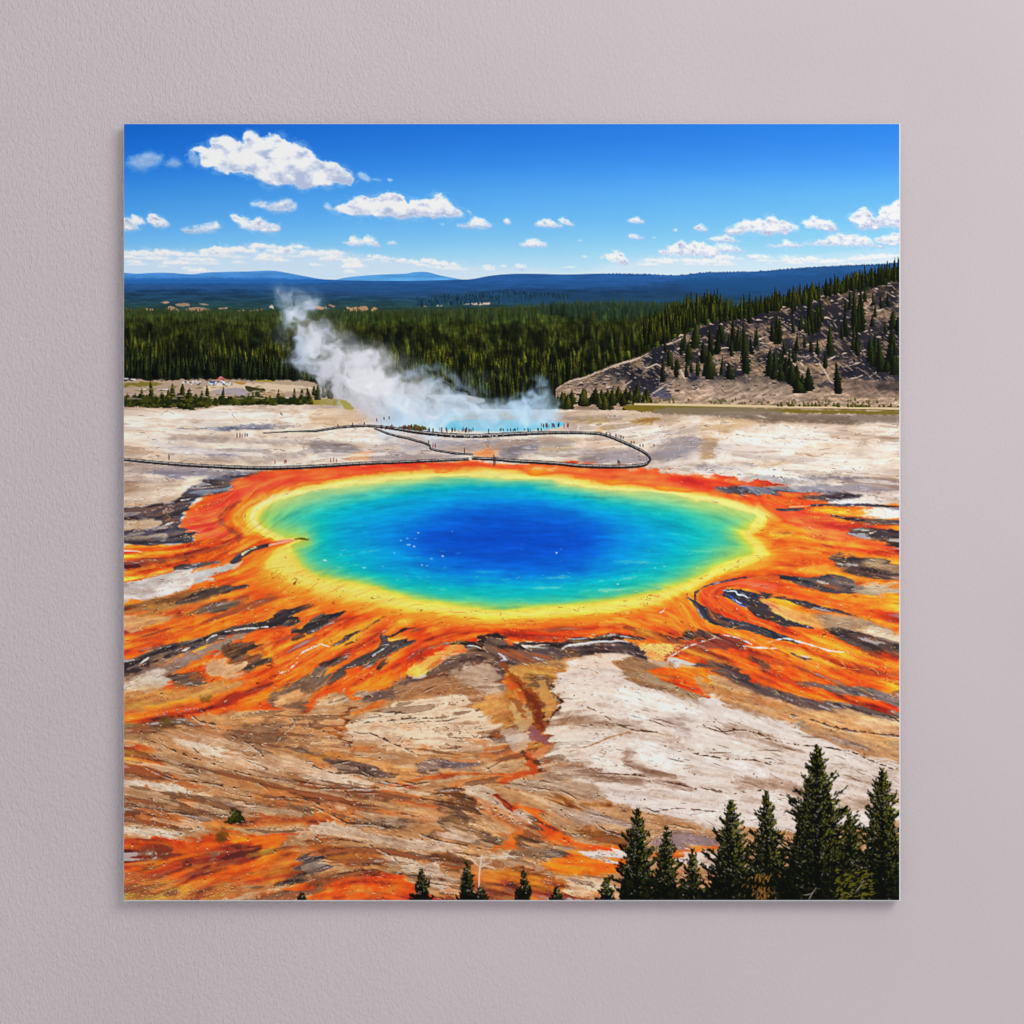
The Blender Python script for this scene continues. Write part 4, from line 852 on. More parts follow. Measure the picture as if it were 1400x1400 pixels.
# far mountains and ridges
def land(top, grad, soft=.7, rough=0.0, rf=3.0, i=None, tex=.04, yb=600):
    tp = np.array(top, np.float64).reshape(-1, 2)
    q = spline(tp, False, 6)
    yt = np.interp(gx[0], q[:, 0], q[:, 1], left=9999, right=9999).astype(F)
    if np.ndim(rough) or rough: yt = yt - rough * np.abs(noise(gx[0] / rf, gx[0] * 0 + .5, 5)) * 2
    d = yt[None] - gy
    a = (1 - ss(-soft, soft, d)) * (gy < yb)
    y0s = [g[0] for g in grad]
    base = np.stack([np.interp(gy, y0s, [g[1][j] for g in grad]) for j in range(3)], -1).astype(F) / 255
    tx = 1 + tex * (fbm(gx / 34, gy / 4, 4, 400) * 4.0 + fbm(gx / 2.2, gy / 3.5, 2, 410))
    put(FULL, a, base * tx[..., None], i)
land([160,371.5,185,374,208,373,232,373,262,375,285,372.5,340,371,372,370,398,374,430,380,470,386],[(368,(84,150,214)),(380,(66,134,206)),(388,(52,114,190))],i=motif('printed_mountain','blue mountain on the left of the printed horizon'))
land([440,387,470,380,496,377,530,375,555,374,568,372,584,372,600,376,620,380,650,385],[(371,(74,146,212)),(383,(92,164,224))],i=motif('printed_mountain','pale blue mountain in the middle of the printed horizon'))
mr = motif('printed_ridge','blue forested ridge along the printed horizon')
land([160,383,300,382.5,400,382.5,440,382,480,383.5,560,384,620,382.5,645,381.5,670,377,700,374.5,740,374.5,775,375.3,820,374.2,880,375,905,376,930,376.5,960,373,1000,372,1040,371,1100,366,1160,363,1200,361.5,1240,358],
     [(362,(40,86,138)),(380,(40,92,156)),(392,(36,82,138)),(402,(38,74,118)),(416,(40,78,98)),(440,(44,74,70))],.7,.9 * ss(800, 850, gx[0]),2.2,mr)
# lighter band of the left far hills
P(None,(40,104,178),[160,381,300,380,420,381.5,470,385,400,388,300,387,160,388],1.5,0,1,.8)
P(None,(44,88,138),[160,389,300,391,420,389,560,393,420,396,160,393],2,0,1,.5)
land([160,398,260,396,380,399,460,404,560,408,600,404,640,401,670,398,700,396,760,395,820,398,880,399,930,396,1000,394,1040,396],[(394,(30,66,112)),(410,(34,68,90)),(424,(40,68,62)),(440,(44,66,44))],2.5,1.2,2.0,mr,.10)
P(None,(28,58,96),[700,398,800,396,870,392,960,382,1060,378,1160,372,1200,380,1060,402,960,416,860,414,760,412],6,0,3,.55)
P(None,(30,84,140),[930,382,1010,378,1100,374,1180,372,1090,392,1000,404,950,400],6,0,2,.5)
# forest texture of the far ridge
r2 = np.random.default_rng(21)
def trees(n, xr, top, bot, hr, dark, lit, i=None, wr=.22, fade=None, jit=.25):
    """conifers drawn back to front; top/bot: polylines of where they stand"""
    tp = np.array(top, float).reshape(-1, 2); bp = np.array(bot, float).reshape(-1, 2)
    X = r2.uniform(*xr, n); v = np.sort(r2.uniform(0, 1, n) ** .9)
    for x, vv in zip(X, v):
        yt = np.interp(x, tp[:, 0], tp[:, 1]); yb = np.interp(x, bp[:, 0], bp[:, 1])
        if yb - yt < 1: continue
        base = yt + (yb - yt) * vv
        kind = r2.uniform()
        h = (hr[0] + (hr[1] - hr[0]) * vv) * (r2.uniform(.55, 1.0) if kind < .6 else r2.uniform(.9, 1.5)); w = max(h * wr * (r2.uniform(.9, 1.7) if kind < .6 else r2.uniform(.6, 1.2)), 1.4)
        g = r2.uniform(-14, 14); b_ = r2.uniform(1 - jit, 1 + jit) * (.72 if r2.uniform() < .25 else 1)
        conifer(x, base, h, w, dark, (lit[0] + g, lit[1] + g * .5, lit[2]), i, b_, vv, fade)
def conifer(x, base, h, w, dark, lit, i=None, br=1.0, vv=0, fade=None, a=1.0, seed=None):
    x0 = max(int(x - w - OX) - 1, 0); x1 = min(int(x + w - OX) + 3, PW); y0 = max(int(base - h - OY) - 1, 0); y1 = min(int(base - OY) + 2, PH)
    if x1 <= x0 or y1 <= y0: return
    s = (slice(y0, y1), slice(x0, x1)); X, Y = gx[s], gy[s]
    lean_ = r2.normal(0, .06) * h; t = np.clip((Y - (base - h)) / h, -.1, 1)
    ragged = r2.uniform(.55, 1.1, y1 - y0).astype(F)[:, None]
    half = w / 2 * np.clip(t, 0, 1) ** .75 * ragged + .25 * (t > 0)
    half = np.where(t > .93, half * .8, half)
    dx = X - x - lean_ * (1 - t)
    m = np.clip(half - np.abs(dx) + .5, 0, 1) * (t >= -.02) * a
    lr = ss(-.7, .8, dx / np.maximum(half, .6)) * (1 - .55 * ss(.4, 1, t)) * r2.uniform(.6, 1.2, X.shape).astype(F)
    cc = (col(dark) + lr[..., None] * (col(lit) - col(dark))) * br
    if fade is not None: cc = cc + (fade[1] * (1 - vv)) * (col(fade[0]) - cc)
    put(s, m, cc, i)
# meadows between the ridges
for tl, q, c in [('S1',[50,1310,120,1318,230,1308,240,1328,160,1338,50,1340],(176,142,110)),('S1',[300,1338,330,1320,355,1290,390,1300,430,1335,360,1345],(180,140,110)),('S1',[290,1268,320,1260,360,1266,330,1275],(190,150,120)),('S1',[400,1280,480,1272,500,1290,420,1295],(160,136,110)),
     ('S1',[470,1320,520,1300,600,1305,640,1325,560,1335],(170,134,108)),('S1',[690,1310,755,1300,740,1315],(186,152,124)),('S1',[560,1275,635,1280,600,1288],(150,140,120)),('S2',[0,1295,80,1300,70,1315,0,1310],(196,150,112)),('S2',[160,1335,215,1320,215,1298,245,1305,250,1330,190,1340],(200,154,110)),
     ('S2',[250,1325,270,1300,350,1296,360,1320,300,1335],(186,140,104)),('S2',[390,1330,400,1300,430,1310,425,1335],(196,150,112)),('S2',[725,1285,770,1292,760,1300],(150,120,84)),('S2',[830,1290,870,1285,865,1294],(196,184,160)),('S2',[1070,1280,1090,1270,1200,1268,1190,1280,1110,1285],(206,184,168)),
     ('S2',[910,1275,940,1274,930,1280],(190,186,170)),('S2',[100,1285,140,1290,130,1300],(160,130,100)),('S1',[820,1325,870,1320,850,1335],(176,140,110)),('S1',[900,1325,1000,1310,960,1335],(150,120,92)),('S1',[1040,1300,1060,1290,1070,1310],(210,190,170)),('S2',[1010,1280,1060,1272,1050,1284],(176,170,150))]:
    P(tl,c,q,.8,0,1.0,.9)
mf = motif('printed_forest','dark green conifer forest across the middle of the picture')
FT = [160,424,240,426,330,427,420,428,500,426,580,425,640,423,700,421,730,418,780,415,840,413,880,415,930,417,980,416,1000,414]
def fpoly(yt_list, yb):
    return yt_list + [1000, yb, 160, yb]
land(FT,[(412,(54,66,34)),(440,(52,62,22)),(480,(38,46,16)),(520,(18,24,10)),(600,(10,16,8))],1.5,2.0,1.6,mf,.16)
trees(420,(570,780),[570,408,640,401,700,399,780,404],[570,420,640,416,700,414,780,410],(3,6),(24,54,80),(36,72,92),None,.3)
P(None,(34,72,104),[690,404,780,408,880,406,960,404,960,416,840,416,700,418],5,0,2,.6)
trees(1300,(160,480),[160,424,300,426,480,427],[160,446,300,448,480,446],(5,12),(38,48,20),(78,86,34),mf,.32,((52,70,46),.6))
trees(1100,(440,1000),FT,[440,448,600,444,700,446,800,444,900,436,1000,424],(6,14),(34,46,20),(74,84,30),mf,.32,((46,68,56),.6))
trees(420,(740,960),[740,420,840,418,960,418],[740,430,840,440,960,432],(7,12),(24,40,28),(52,72,42),mf,.28,((40,66,66),.5))
trees(2300,(160,480),[160,444,300,446,480,444],[160,502,300,506,400,510,480,520],(8,20),(14,22,8),(76,78,22),mf,.38,((54,60,24),.45),.45)
trees(3000,(400,940),[400,446,700,444,820,446,900,438,940,436],[400,510,600,532,700,540,770,526,800,514,840,498,880,484,940,456],(8,22),(12,20,8),(80,80,20),mf,.37,((58,62,22),.4),.45)
for k in range(230):
    x = r2.uniform(165, 900); yt = 452; yb = np.interp(x, [160,400,560,700,780,840,900], [508,510,530,536,512,486,460])
    if yb - yt < 8: continue
    y = r2.uniform(yt, yb); w_ = r2.uniform(5, 14); L(None,(8,14,10),[w_*.5,w_,w_*.4],[x,y-w_,x+r2.normal(0,2),y,x+r2.normal(0,3),y+w_*.9],2.5,0,2.5,.55,mf)
trees(330,(160,900),[160,452,480,450,700,450,820,450,900,440],[160,512,300,516,480,524,600,536,700,542,780,520,840,490,900,460],(12,22),(12,20,8),(86,86,28),mf,.42,((58,62,22),.3),.4)
trees(420,(160,460),[160,496,300,500,460,512],[160,519,300,521,360,522,460,528],(16,30),(6,12,8),(44,52,22),mf,.26,None,.3)
trees(360,(400,800),[400,510,600,530,700,535,780,510],[400,528,500,545,650,550,700,552,760,535,800,512],(18,32),(6,12,10),(58,64,18),mf,.24,None,.35)
for x, b, h, w in [(300,525,40,9),(302,522,32,16),(286,520,34,20),(270,522,30,18),(255,520,26,14),(330,521,30,16),(240,521,26,16),(215,519,24,14),(345,520,26,12),(390,524,30,14),(410,524,34,14),(374,523,28,12)]:
    conifer(x, b, h, w, (4,10,10), (40,46,18), mf)

# sun-caught and shaded stands
fsoft = ((ID == mf) * (1 - ss(455, 500, gy)) * .55)[..., None]; fb_ = np.stack([blur(C[..., j], 1.1) for j in range(3)], -1); C[:] += fsoft * (fb_ - C)
fo = ((ID == mf) * ss(424, 440, gy))
cl = fbm(gx / 22, gy / 14, 4, 700)
C[:] = np.clip(C * (1 + fo * (.9 * cl + .04))[..., None], 0, 1)
# the treed rocky slope on the right
mh = motif('printed_hillside','rocky hillside dotted with conifers on the right of the picture')
HT = [760,532,780,522,800,516,822,506,846,498,870,490,890,480,910,470,938,458,960,446,984,438,1006,432,1040,424,1062,420,1096,412,1132,401,1160,395,1180,390,1210,382,1240,374]
land(HT,[(380,(132,108,88)),(470,(146,120,98)),(530,(156,130,108)),(560,(164,138,116))],.8,1.5,5,mh,.10)
hs = (gy > 380) & (gy < 556) & (gx > 755)
NV=(36,36,50)
# dark blue shade of slopes and trees, bare rock, gullies
for tl, q, c, a in [('U3',[800,560,860,510,950,480,1010,520,1080,560,1050,620,960,690,830,690,780,620],(34,34,48),.9),('U3',[560,600,640,560,760,520,820,500,760,580,700,620],(74,74,84),.7),('U3',[900,430,1000,390,1180,330,1200,400,1040,470,960,500],(52,50,62),.8),('U3',[1180,520,1280,560,1260,600,1200,610],(48,48,72),.9),
      ('U3',[620,560,720,500,760,500,700,600,650,640],(190,156,126),.8),('U3',[1000,640,1080,590,1150,560,1200,600,1180,700,1000,720],(170,144,122),.9),('U3',[950,700,1040,640,1090,690,1060,730],(60,62,86),.8),('U3',[1200,640,1330,570,1400,590,1400,730,1260,710],(176,150,130),.9),
      ('U4',[230,180,480,130,700,75,860,20,1030,55,1040,200,920,330,800,300,700,310,560,270,450,330,360,210,300,330,0,420,0,240],(42,40,50),.75),('U4',[560,180,700,110,830,60,820,160,700,260,600,280],(34,38,62),.7),('U4',[820,140,850,40,960,40,950,150,880,170],(160,124,88),.95),('U4',[900,290,1050,220,1060,400,900,440,860,330],(40,38,48),.8),
      ('U4',[950,500,1130,420,1250,450,1360,560,1360,610,1100,605,960,560],(36,38,56),.85),('U4',[1130,120,1190,40,1360,20,1360,110,1240,110],(44,44,60),.7),('U4',[1120,150,1230,130,1360,100,1360,300,1240,250,1160,210],(158,130,112),.92),('U4',[1080,330,1170,270,1200,290,1110,380],(176,142,112),.9),
      ('U4',[1100,380,1200,300,1360,260,1360,460,1150,430],(22,26,34),.85),('U4',[320,230,400,210,440,250,360,310],(160,134,112),.9),('U4',[530,310,640,290,720,380,680,430,560,370],(150,124,106),.85),('U4',[340,360,480,340,620,420,720,520,560,470,400,520],(146,122,106),.85),
      ('U4',[600,420,760,400,860,410,840,470,700,480],(62,62,80),.8),('U4',[810,480,940,460,900,540,850,580],(166,132,112),.85),('U4',[100,560,300,540,280,570,200,590],(34,34,48),.85),('U4',[450,580,600,600,560,630,460,600],(40,38,46),.8),('U4',[790,620,900,610,900,640,810,650],(52,48,56),.8),
      ('U4',[0,570,120,560,160,600,100,700,0,690],(178,150,130),.85),('U4',[200,590,420,580,600,640,700,740,300,740,60,740],(158,136,118),.8),('U4',[980,610,1200,600,1360,620,1360,700,1000,700],(128,104,92),.85),('U4',[1200,640,1360,600,1360,670,1220,665],(70,58,54),.8),('U4',[90,430,220,440,270,510,120,560],(170,136,110),.8)]:
    P(tl,c,q,2,0,3.2,a)
ca_, sa_ = math.cos(math.radians(-22)), math.sin(math.radians(-22))
ru = (gx * ca_ + gy * sa_)[hs]; rv = (-gx * sa_ + gy * ca_)[hs]
h1 = fbm(ru / 16, rv / 4.5, 4, 500, .55); h2 = fbm((gx * .8 + gy * .6)[hs] / 14, (-gx * .6 + gy * .8)[hs] / 4, 4, 510, .55); h3 = fbm(gx[hs] / 40, gy[hs] / 26, 3, 520)
ok = ID[hs] == mh; up_ = 1 - ss(505, 540, gy[hs])
kk_ = 1.04 - .24 * up_ + .55 * h1 + .35 * h2 * (h3 > 0) + .1 * h3
dkm = ss(-.12, .2, h1 * .6 + h3 + .3 * h2) * up_ * .85
cc_ = np.clip(C[hs] * kk_[:, None], 0, 1); cc_ = cc_ + dkm[:, None] * (col((28,29,40)) - cc_); 
lt_ = ss(.12, .32, h2 - h3 * .5) * .5 * up_; cc_ = cc_ + lt_[:, None] * (col((204,170,138)) - cc_)
C[hs] = np.where(ok[:, None], cc_, C[hs])
for k in range(300):
    x = r2.uniform(775, 1229); y0_ = np.interp(x, HT[0::2], HT[1::2]); y = y0_ + r2.uniform(.01, .85) * (545 - y0_)
    w_ = r2.uniform(.8, 2.2) * (1.6 if r2.uniform() < .15 else 1); c = [(206,178,150),(188,160,134),(166,140,118),(150,140,136)][r2.integers(4)]
    L(None,(30,28,38),[w_*.6,w_*1.1,w_*.5],[x-w_*.8,y+w_*.55,x,y+w_*.5,x+w_,y+w_*.5],.6,0,.8,.75); L(None,c,[w_*.4,w_*.8,w_*.4],[x-w_*.7,y,x+w_*.1,y-w_*.25,x+w_*.9,y+w_*.1],.6,0,.8,.8)
for k in range(420):   # boulders, fallen trunks and their shade
    x = r2.uniform(770, 1228); y = np.interp(x, HT[0::2], HT[1::2]) + r2.uniform(0, 1) ** 1.3 * 120
    if y > 548: continue
    ln = r2.uniform(1.5, 9); an = np.radians(r2.normal(-16, 14) if r2.uniform() < .7 else r2.normal(30, 16))
    c = [(216,196,176),(196,172,150),(170,150,140)][r2.integers(3)] if r2.uniform() < .55 else [(30,30,44),(50,40,40)][r2.integers(2)]
    L(None,c,[.5,r2.uniform(.9,1.9),.5],[x,y,x+ln*np.cos(an)/2,y+ln*np.sin(an)/2+r2.normal(0,.4),x+ln*np.cos(an),y+ln*np.sin(an)],.6,0,.5,.8)
for tl, w, q in [('U4',[3,9,6],[500,110,600,85,690,62]),('U4',[3,8,6],[700,60,790,35,870,8]),('U4',[3,8,4],[230,160,300,150,380,135]),('U4',[3,8,4],[820,180,850,170,900,190]),('U4',[3,7,3],[440,300,400,315,340,330]),('U4',[3,6,3],[360,340,420,345,480,345]),
     ('U4',[3,7,3],[530,380,620,430,700,440]),('U4',[3,7,3],[680,370,740,350,800,345]),('U4',[3,9,9,3],[800,480,840,540,870,600,900,620]),('U4',[3,7,3],[960,510,1040,490,1085,475]),('U4',[3,7,3],[1010,590,1060,580,1095,565]),('U4',[3,6,3],[1140,580,1190,545]),('U4',[3,6,3],[1160,610,1230,590]),
     ('U4',[3,7,3],[620,480,680,540,720,555]),('U4',[3,8,3],[830,465,870,455,920,430]),('U4',[3,7,3],[90,400,160,375,210,390]),('U4',[3,8,4],[1170,130,1220,120,1260,105]),('U4',[3,6,3],[1110,110,1150,70,1165,40]),
     ('U3',[3,10,10,4],[310,655,400,605,500,580,610,535]),('U3',[4,12,10,4],[630,530,730,490,850,455,950,405]),('U3',[3,10,3],[1030,360,1090,345,1190,300]),('U3',[3,8,3],[930,515,990,490,1030,520]),('U3',[3,8,3],[760,640,800,615,820,600]),('U3',[3,10,4],[1140,510,1170,560,1190,610]),('U3',[3,8,3],[960,690,1010,660,1050,630]),('U3',[3,8,3],[1140,300,1160,290,1190,300])]:
    L(tl,(206,184,164),w,q,.7,0,.8,.9)
# trees along the ridge and on the slope
trees(420,(985,1232),[985,432,1040,420,1096,404,1160,386,1232,366],[985,442,1040,431,1096,416,1160,400,1232,384],(7,21),(12,20,8),(62,66,18),mf,.3,None,.35)
for x, yt, yb in [(1059,392,424),(1174,368,398),(1222,352,384),(1229,351,384),(1212,356,380),(1185,361,392),(1142,374,402),(1026,400,430),(1018,402,430),(974,413,438),(992,408,434),(1205,360,386),(1192,366,392),(1158,376,398)]:
    conifer(x, yb, yb - yt, 6, (10,16,8), (44,50,16), mf)
trees(240,(880,985),[880,452,940,420,985,410],[880,474,940,450,985,440],(16,26),(10,18,8),(66,70,18),mf,.26,None,.35)
for a in [(300,190,550,70),(740,20,260,80),(780,100,270,60),(1040,-10,250,60),(1090,-20,260,70),(1060,40,270,50),(870,220,430,60),(970,130,300,50),(1060,250,400,40),(1180,280,500,70),(1150,300,470,60),(1220,320,540,80),(1280,190,520,70),(100,220,420,60),(60,240,430,50),(210,190,400,70),(240,220,390,50),(50,410,590,90),(190,480,590,70),
      (460,380,570,80),(510,150,350,60),(530,170,340,40),(570,440,600,80),(640,490,640,90),(610,470,620,70),(690,560,680,80),(730,510,670,80),(930,470,690,70),(1330,430,560,80),(1310,260,560,60),(1300,120,250,70),(1340,160,260,60),(1260,460,540,60),(340,300,420,30),(480,200,330,50),(490,500,590,60),(540,500,600,60),(660,590,685,100),(10,330,480,60)]:
    x, yt, yb, w = a
    conifer(960 + x / 5, 400 + yb / 5, (yb - yt) / 5, w / 5 * 1.25, (10,14,10), (50,60,20), mf, r2.uniform(.7, 1.1))
for k in range(170):
    u_ = r2.uniform(0, 1); x = 905 + 325 * u_ ** .8; yt = np.interp(x, HT[0::2], HT[1::2]); y = yt + r2.uniform(.02, .72) * (535 - yt)
    dens = fbm(np.array([[x / 34]], F), np.array([[y / 26]], F), 3, 530)[0, 0]
    if dens < .0: continue
    conifer(x, y + 6, r2.uniform(12, 26), r2.uniform(5, 9), (10,15,12), (48,56,20), mf, r2.uniform(.8, 1.2))
for a in [(1350,400,580,110),(1210,340,460,80),(1250,210,380,80),(1130,450,520,50),(850,620,760,80),(920,650,760,80),(1080,390,500,60)]:
    x, yt, yb, w = a
    conifer(700 + x / 5, 400 + yb / 5, (yb - yt) / 5, w / 5 * 1.2, (12,18,10), (60,66,22), mf)
ms = motif('printed_shrub','clump of rounded green trees at the foot of the printed slope')
for k in range(46):
    x = 700 + r2.uniform(290, 940) / 5; h = r2.uniform(12, 24) * (1 if x < 850 else .8); b = 400 + r2.uniform(740, 805) / 5
    if x > 855: b -= 5; h *= .8
    conifer(x, b, h, h * .8, (18,24,10), (84,82,26), ms, r2.uniform(.6, 1.2))
for k in range(60):
    x = r2.uniform(860, 1225); conifer(x, r2.uniform(546, 553), r2.uniform(2, 4), 4, (80,76,40), (140,126,70), None)
# left flats: car park, dry grass, young trees
P(None,(178,152,130),[165,523,220,520,300,519,420,521,440,530,480,545,480,560,165,560],1.5,0,2)
P(None,(124,112,44),[165,525,205,522,220,526,165,530],1,0,1.5); P(None,(214,190,160),[285,528,340,524,420,528,416,534,350,538,280,534],1.5,0,1.5)
P(None,(168,154,160),[290,534,330,530,340,540,310,540],1,0,1); P(None,(176,128,60),[320,522,336,523,330,526],.7,0,.5); P(None,(60,56,30),[336,528,362,532,360,536,340,536],1,0,1)
P(None,(196,160,128),[360,536,385,534,385,544,365,544],1,0,1); P(None,(150,132,44),[425,546,470,546,480,554,430,555],1,0,1.5)
for x0, y0, ww in [(349,521.6,20),(362,522,14)]: L(None,(150,140,40),[1,2.4,1],[x0,y0-.6,x0+ww/2,y0-1,x0+ww,y0],.6,0,.4)
mcar = motif('printed_car_park','row of tiny parked cars in front of the printed forest')
for k in range(60):
    x = r2.uniform(248, 276) if k < 18 else r2.uniform(284, 316); y = r2.uniform(521.5, 526.5)
    L(None,[(236,240,248),(60,90,150),(206,214,230),(30,34,50),(244,244,248)][r2.integers(5)],[.8,1.7,.8],[x,y,x+1.3,y-.5,x+2.6,y],.5,0,.3,1,mcar)
L(None,(196,80,84),[1.4,2.8,1.4],[298,518.5,302,516.8,307,518.5],.7,0,.3,1,mcar); L(None,(240,150,150),[.5,1.6,.5],[299,517.2,302,515.4,305,517],.6,0,.2,.8)
for x0, x1, y in [(178,186,519),(190,206,533),(216,240,533),(168,176,518)]: L(None,(226,222,220),[.8,1.8,.8],[x0,y,(x0+x1)/2,y-.4,x1,y],.6,0,.3,.9)
for x0, x1, y in [(376,384,543),(390,410,544)]: L(None,(236,234,236),[.8,1.8,.8],[x0,y,(x0+x1)/2,y-.4,x1,y],.6,0,.3,.9)
msh = motif('printed_shrub','row of young conifers along the car park in the picture')
for k in range(260):
    x = r2.uniform(165, 425); hmax = 9 if x > 290 else 15
    h = r2.uniform(5, hmax); b = r2.uniform(550, 557) if x < 290 else r2.uniform(548, 555)
    if 285 < x < 300: h *= .5
    conifer(x, b, h, h * .85, (22,30,10), (84,80,22), msh, r2.uniform(.7, 1.2))
for x, yt, b, w in [(208,521,553,13),(194,531,554,14),(236,524,556,20),(248,524,558,22),(258,530,560,22),(228,532,557,16),(284,527,552,12),(276,534,552,10),(304,528,551,9),(352,530,553,16),(346,536,553,10),(340,538,553,10),(402,530,549,8),(412,531,548,10),(380,532,548,8),(422,530,548,12),(434,528,546,14)]:
    conifer(x, b, b - yt, w, (18,26,8), (72,72,20), msh, 1)
for k in range(420):
    x = r2.uniform(165, 425); q_ = .5 + fbm(np.array([[x / 16]], F), np.array([[3.]], F), 2, 900)[0, 0]
    y = r2.uniform(546, 556.5) - 1.5 * (x > 290); w_ = r2.uniform(2, 5.5) * (.5 + q_)
    c = [(58,62,18),(34,42,14),(84,80,24),(24,30,12)][r2.integers(4)]
    L(None,c,[w_*.6,w_,w_*.5],[x-w_*.5,y,x,y-w_*.4,x+w_*.5,y],.7,0,.8,.85,msh)
for k in range(120):
    x = r2.uniform(168, 430); y = r2.uniform(528, 546); L(None,[(150,128,100),(120,110,50),(206,190,168),(90,86,40),(170,150,150)][r2.integers(5)],[.6,1.3,.6],[x,y,x+r2.uniform(2,5),y-.3,x+r2.uniform(5,12),y],.6,0,.4,.7)
for k in range(26):
    x = r2.uniform(418, 520); conifer(x, r2.uniform(538, 545), r2.uniform(8, 18), 7, (16,22,10), (70,68,24), mf)

# ---- lay the ground in front
GT = np.interp(gx[0], [160,220,260,285,300,400,440,480,520,700,755,800,850,890,940,1240], [556,559,561,559,554.5,553.5,553,556,557,560,560,561.5,561,559,562,564]).astype(F)
ga = ss(-1.0, 1.0, gy - GT[None] - .9 * N1 * 2)
C += ga[..., None] * (GROUND - C); ID[ga > .5] = GID[ga > .5]
P(None,(120,104,34),[858,554,900,553,960,555,1100,560,1240,563,1240,567,1100,565,1000,563,940,566,860,561],1.2,0,1.5); P(None,(132,116,100),[905,558,1000,557,1060,560,1060,567,960,568,900,566],2,0,1.5,.8)
P(None,(118,100,88),[1040,566,1160,566,1240,568,1240,576,1100,575],3,0,1.5,.7)
L(None,(214,190,146),[2.4,3,3,2.6,2.6],[868,552.5,920,553.2,1000,554.6,1100,556.5,1236,559],.7,0,.2)
L(None,(90,76,40),[.8,1.2,.8],[1120,558.8,1170,559.6,1232,561],.6,0,.4,.8)
for k in range(40): 
    x = r2.uniform(1060, 1230); conifer(x, 556 + (x - 1060) / 170 * 2.0 - 1.5, r2.uniform(2, 6), 5, (60,58,20), (120,110,44), None)
# second spring, steaming
ml = motif('printed_steaming_pool','pale blue steaming pool behind the boardwalk in the picture')
P(None,(104,196,226),[560,584,600,576,680,573,760,576,770,582,740,588,690,590,620,588],2,0,1,1,ml)
P(None,(206,208,212),[585,540,630,541,660,545,655,551,600,548],2,0,1,.8); L(None,(196,186,176),[1,4,3,1],[585,541,625,542,645,543.5,654,551],.8,0,.4); L(None,(150,136,128),[1,2.4,1],[630,549,645,549,656,551],.8,0,.3)
# ---- steam
MLM = ID == ml
mst = motif('printed_steam','plume of white steam drifting up from the pale pool')
wx = 20 * fbm(gx / 46, gy / 46, 3, 600, .4); wy = 18 * fbm(gx / 46 + 9, gy / 46 + 5, 3, 610, .4)
wx = wx + 7 * fbm(gx / 14, gy / 14, 2, 640); wy = wy + 7 * fbm(gx / 14 + 4, gy / 14 + 8, 2, 650)
sb = fbm((gx + wx * 1.2 + gy * .5) / 34, (gy + wy * 1.2 - gx * .3) / 30, 4, 620, .42); sb2 = fbm((gx + wx) / 16, (gy + wy) / 15, 3, 630, .4)
def steam(pts, rad, alpha, c=(212,214,222), thr=.55, i=None):
    p = np.array(pts, float).reshape(-1, 2); q = spline(np.column_stack([p, rad, alpha]), False, 6)
    s = box(q[:, :2], max(rad) * 1.8 + 10)
    x = gx[s] + wx[s]; y = gy[s] + wy[s]
    a = np.zeros(x.shape, F)
    for X, Y, R, A in q: a = np.maximum(a, F(A) * np.exp(-(((x - F(X)) ** 2 + (y - F(Y)) ** 2) / F(R * R)) ** 1.3))
    a = np.clip(a * (.90 + thr * 2.6 * sb[s] + .9 * thr * sb2[s]), 0, .95)
    lum = 1 + .11 * sb[s] + .06 * sb2[s] 
    put(s, a, np.clip(col(c) * lum[..., None], 0, 1), i)
steam([400,412,410,432,424,456,446,482,474,506,510,530,550,552,580,566],[20,26,30,34,38,40,40,34],[.22,.34,.42,.5,.6,.7,.75,.7],(196,202,214),.12,mst)
steam([396,418,408,428,420,444,430,464,440,486,448,512],[17,20,24,26,24,18],[.42,.6,.7,.65,.5,.35],(176,190,210),.9,mst)
steam([398,436,404,458,418,484,430,506],[20,22,22,20],[.45,.5,.5,.4],(160,176,196),1.2)
steam([404,416,412,432],[14,14],[.3,.4],(206,214,226),1.0)
steam([418,450,440,474,464,494,488,512,512,530,545,548,575,562],[18,24,28,32,34,34,30],[.6,.9,1.15,1.3,1.4,1.4,1.3],(206,208,216),.36,mst)
steam([440,520,470,534,500,545],[20,22,20],[.6,.9,1.0],(190,188,196),.7,mst)
steam([480,500,505,522,535,538,560,552,585,568],[20,26,30,30,26],[.7,1.1,1.3,1.4,1.3],(220,220,226),.26,mst)
steam([556,524,576,514,600,522,625,532],[12,16,18,16],[.25,.42,.4,.3],(140,164,190),1.1)
steam([590,548,615,538,640,546,665,554],[18,22,20,14],[.5,.55,.4,.25],(172,190,212),.8,mst)
steam([630,508,600,502],[10,12],[.12,.16],(130,150,170),1)
steam([716,552,728,538,738,528],[16,16,10],[.5,.5,.3],(150,180,214),.9,mst)
steam([690,562,720,556,752,560],[14,18,14],[.5,.65,.5],(172,202,230),.6,mst)
steam([660,528,672,518,690,522],[10,12,10],[.16,.2,.12],(130,150,180),1)
steam([540,566,590,566,640,566,690,566,740,566,765,570],[20,22,19,16,15,10],[1.1,1.2,1.05,1.0,.9,.5],(184,212,234),.15,mst)
steam([560,556,600,556,640,558,680,560],[18,18,12,9],[1,.9,.6,.4],(206,216,228),.3)
steam([566,580,640,580,720,580,760,578],[8,9,9,6],[.5,.45,.45,.4],(172,216,236),.1)
ID[MLM & (gy > 574)] = ml; ID[(ID == ml) & (gy <= 574)] = mst
# ---- dark scrub by the pool and crusts
for k in range(60):
    x = r2.uniform(548, 582); conifer(x, 588 - abs(x - 566) * .05, r2.uniform(3, 9) * (1 - abs(x - 566) / 40), 4, (50,48,26), (120,106,50), None)
P(None,(160,148,60),[466,546,480,552,482,560,470,558],1,0,1.5,.8)
